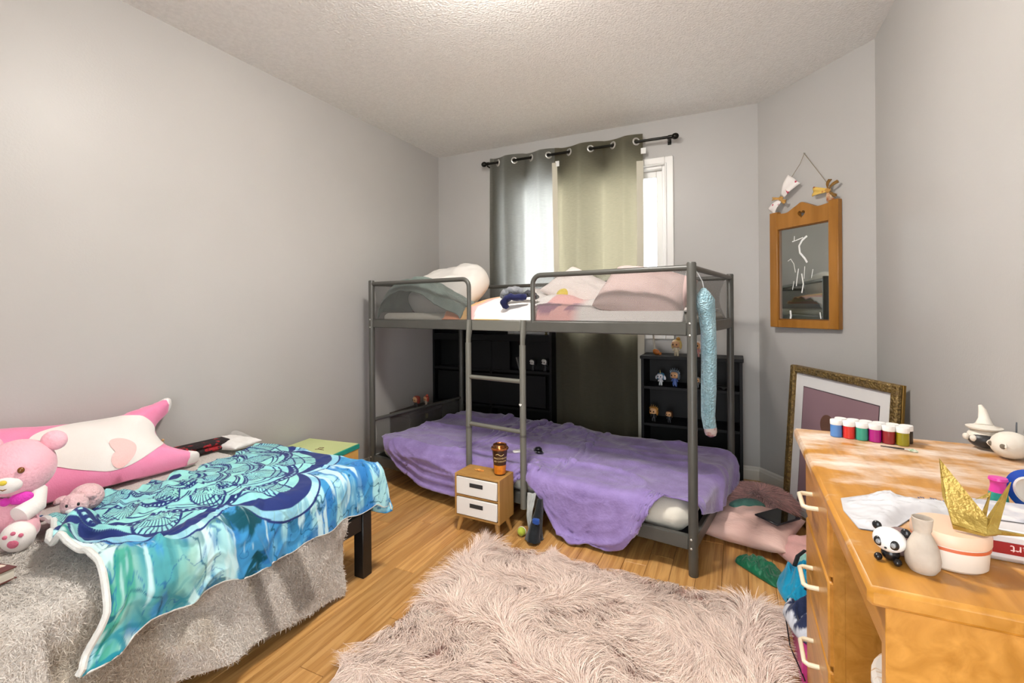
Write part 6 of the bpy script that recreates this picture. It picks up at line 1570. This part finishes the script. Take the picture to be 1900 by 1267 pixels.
o = obj('silver_dish', MB().lathe([(0.0, 0.0), (0.022, 0.0), (0.050, 0.018), (0.052, 0.020), (0.046, 0.019), (0.0, 0.006)], 28, sy=0.7), M('silver_dish', '#8f9190', rough=0.25, metallic=0.7)); o.location = (2.25, YS, z2_); tag(o, 'shallow silver dish on the middle shelf of the toy bookcase', 'dish')
lm_ = thing('toy_lantern', 'amber glass bulb toy with pale stick on bookcase top', 'toy', (1.845, YS, z1_))
obj('bulb', MB().ell((0, 0, 0.022), (0.024, 0.020, 0.019), (0, R(28), 0)).ell((0.024, -0.004, 0.012), (0.011, 0.010, 0.011)), M('amber_glass', '#b86a2c', rough=0.12, spec=0.8), lm_)
obj('stick', MB().tube([(-0.010, 0, 0.036), (-0.016, 0.002, 0.09), (-0.020, 0.004, 0.16)], 0.006, 10), M('pale_stick', '#bcb8a8', rough=0.5), lm_)
# left bookcase
figure('pale faced vinyl figure in black on the wide bookcase shelf', (1.008, -0.075, 0.6355), 0.105, '#1b1b1d', '#131314', skin=M('figure_pale', '#d9d4cc', rough=0.4), dress=True)
figure('dark vinyl figure with white face near the bookcase divider', (0.905, -0.07, 0.6355), 0.095, '#151517', '#101012', skin=M('figure_pale', '#d9d4cc'))
o = obj('leaning_book', MB().box((-0.006, -0.03, 0), (0.006, 0.03, 0.10), 0.001, rot=(0, R(-16), 0), piv=(0, 0, 0)), M('grey_book', '#6a6a66', rough=0.6)); o.location = (0.802, -0.06, 0.6375); tag(o, 'thin grey book leaning on the wide bookcase shelf', 'book')
o = obj('gold_trinket', MB().lathe([(0.0, 0), (0.014, 0), (0.006, 0.012), (0.012, 0.022), (0.004, 0.032), (0.009, 0.040), (0.0, 0.046)], 12), M('old_gold', '#8a7a4a', rough=0.35, metallic=0.5)); o.location = (1.018, -0.07, 0.9105); tag(o, 'small gold trinket on the top shelf of the wide bookcase', 'trinket')
# low brown chest in the corner left of the bunk with two red-haired dolls
ch = thing('brown_chest', 'low dark brown chest in corner behind the bunk end', 'chest', (0.115, -0.475, 0))
cb_ = M('dark_brown_wood', '#3a2a24', rough=0.5, col2='#33241f', nscale=6, stretch=(1, 1, 6))
obj('carcass', MB().box((-0.095, -0.20, 0.001), (0.085, 0.20, 0.335), 0.003), cb_, ch); obj('lid', MB().box((-0.10, -0.205, 0.335), (0.09, 0.205, 0.355), 0.003), cb_, ch)
obj('clasp', MB().box((0.0845, -0.015, 0.29), (0.090, 0.015, 0.325), 0.001), M('old_gold', '#8a7a4a'), ch)
figure('red haired doll in black and white suit on the brown chest', (0.125, -0.50, 0.3555), 0.108, '#8e3626', '#26211f')
figure('red haired doll with round bun on the brown chest', (0.125, -0.375, 0.3555), 0.085, '#a8402c', '#c9b9a8', bun='#a8402c')
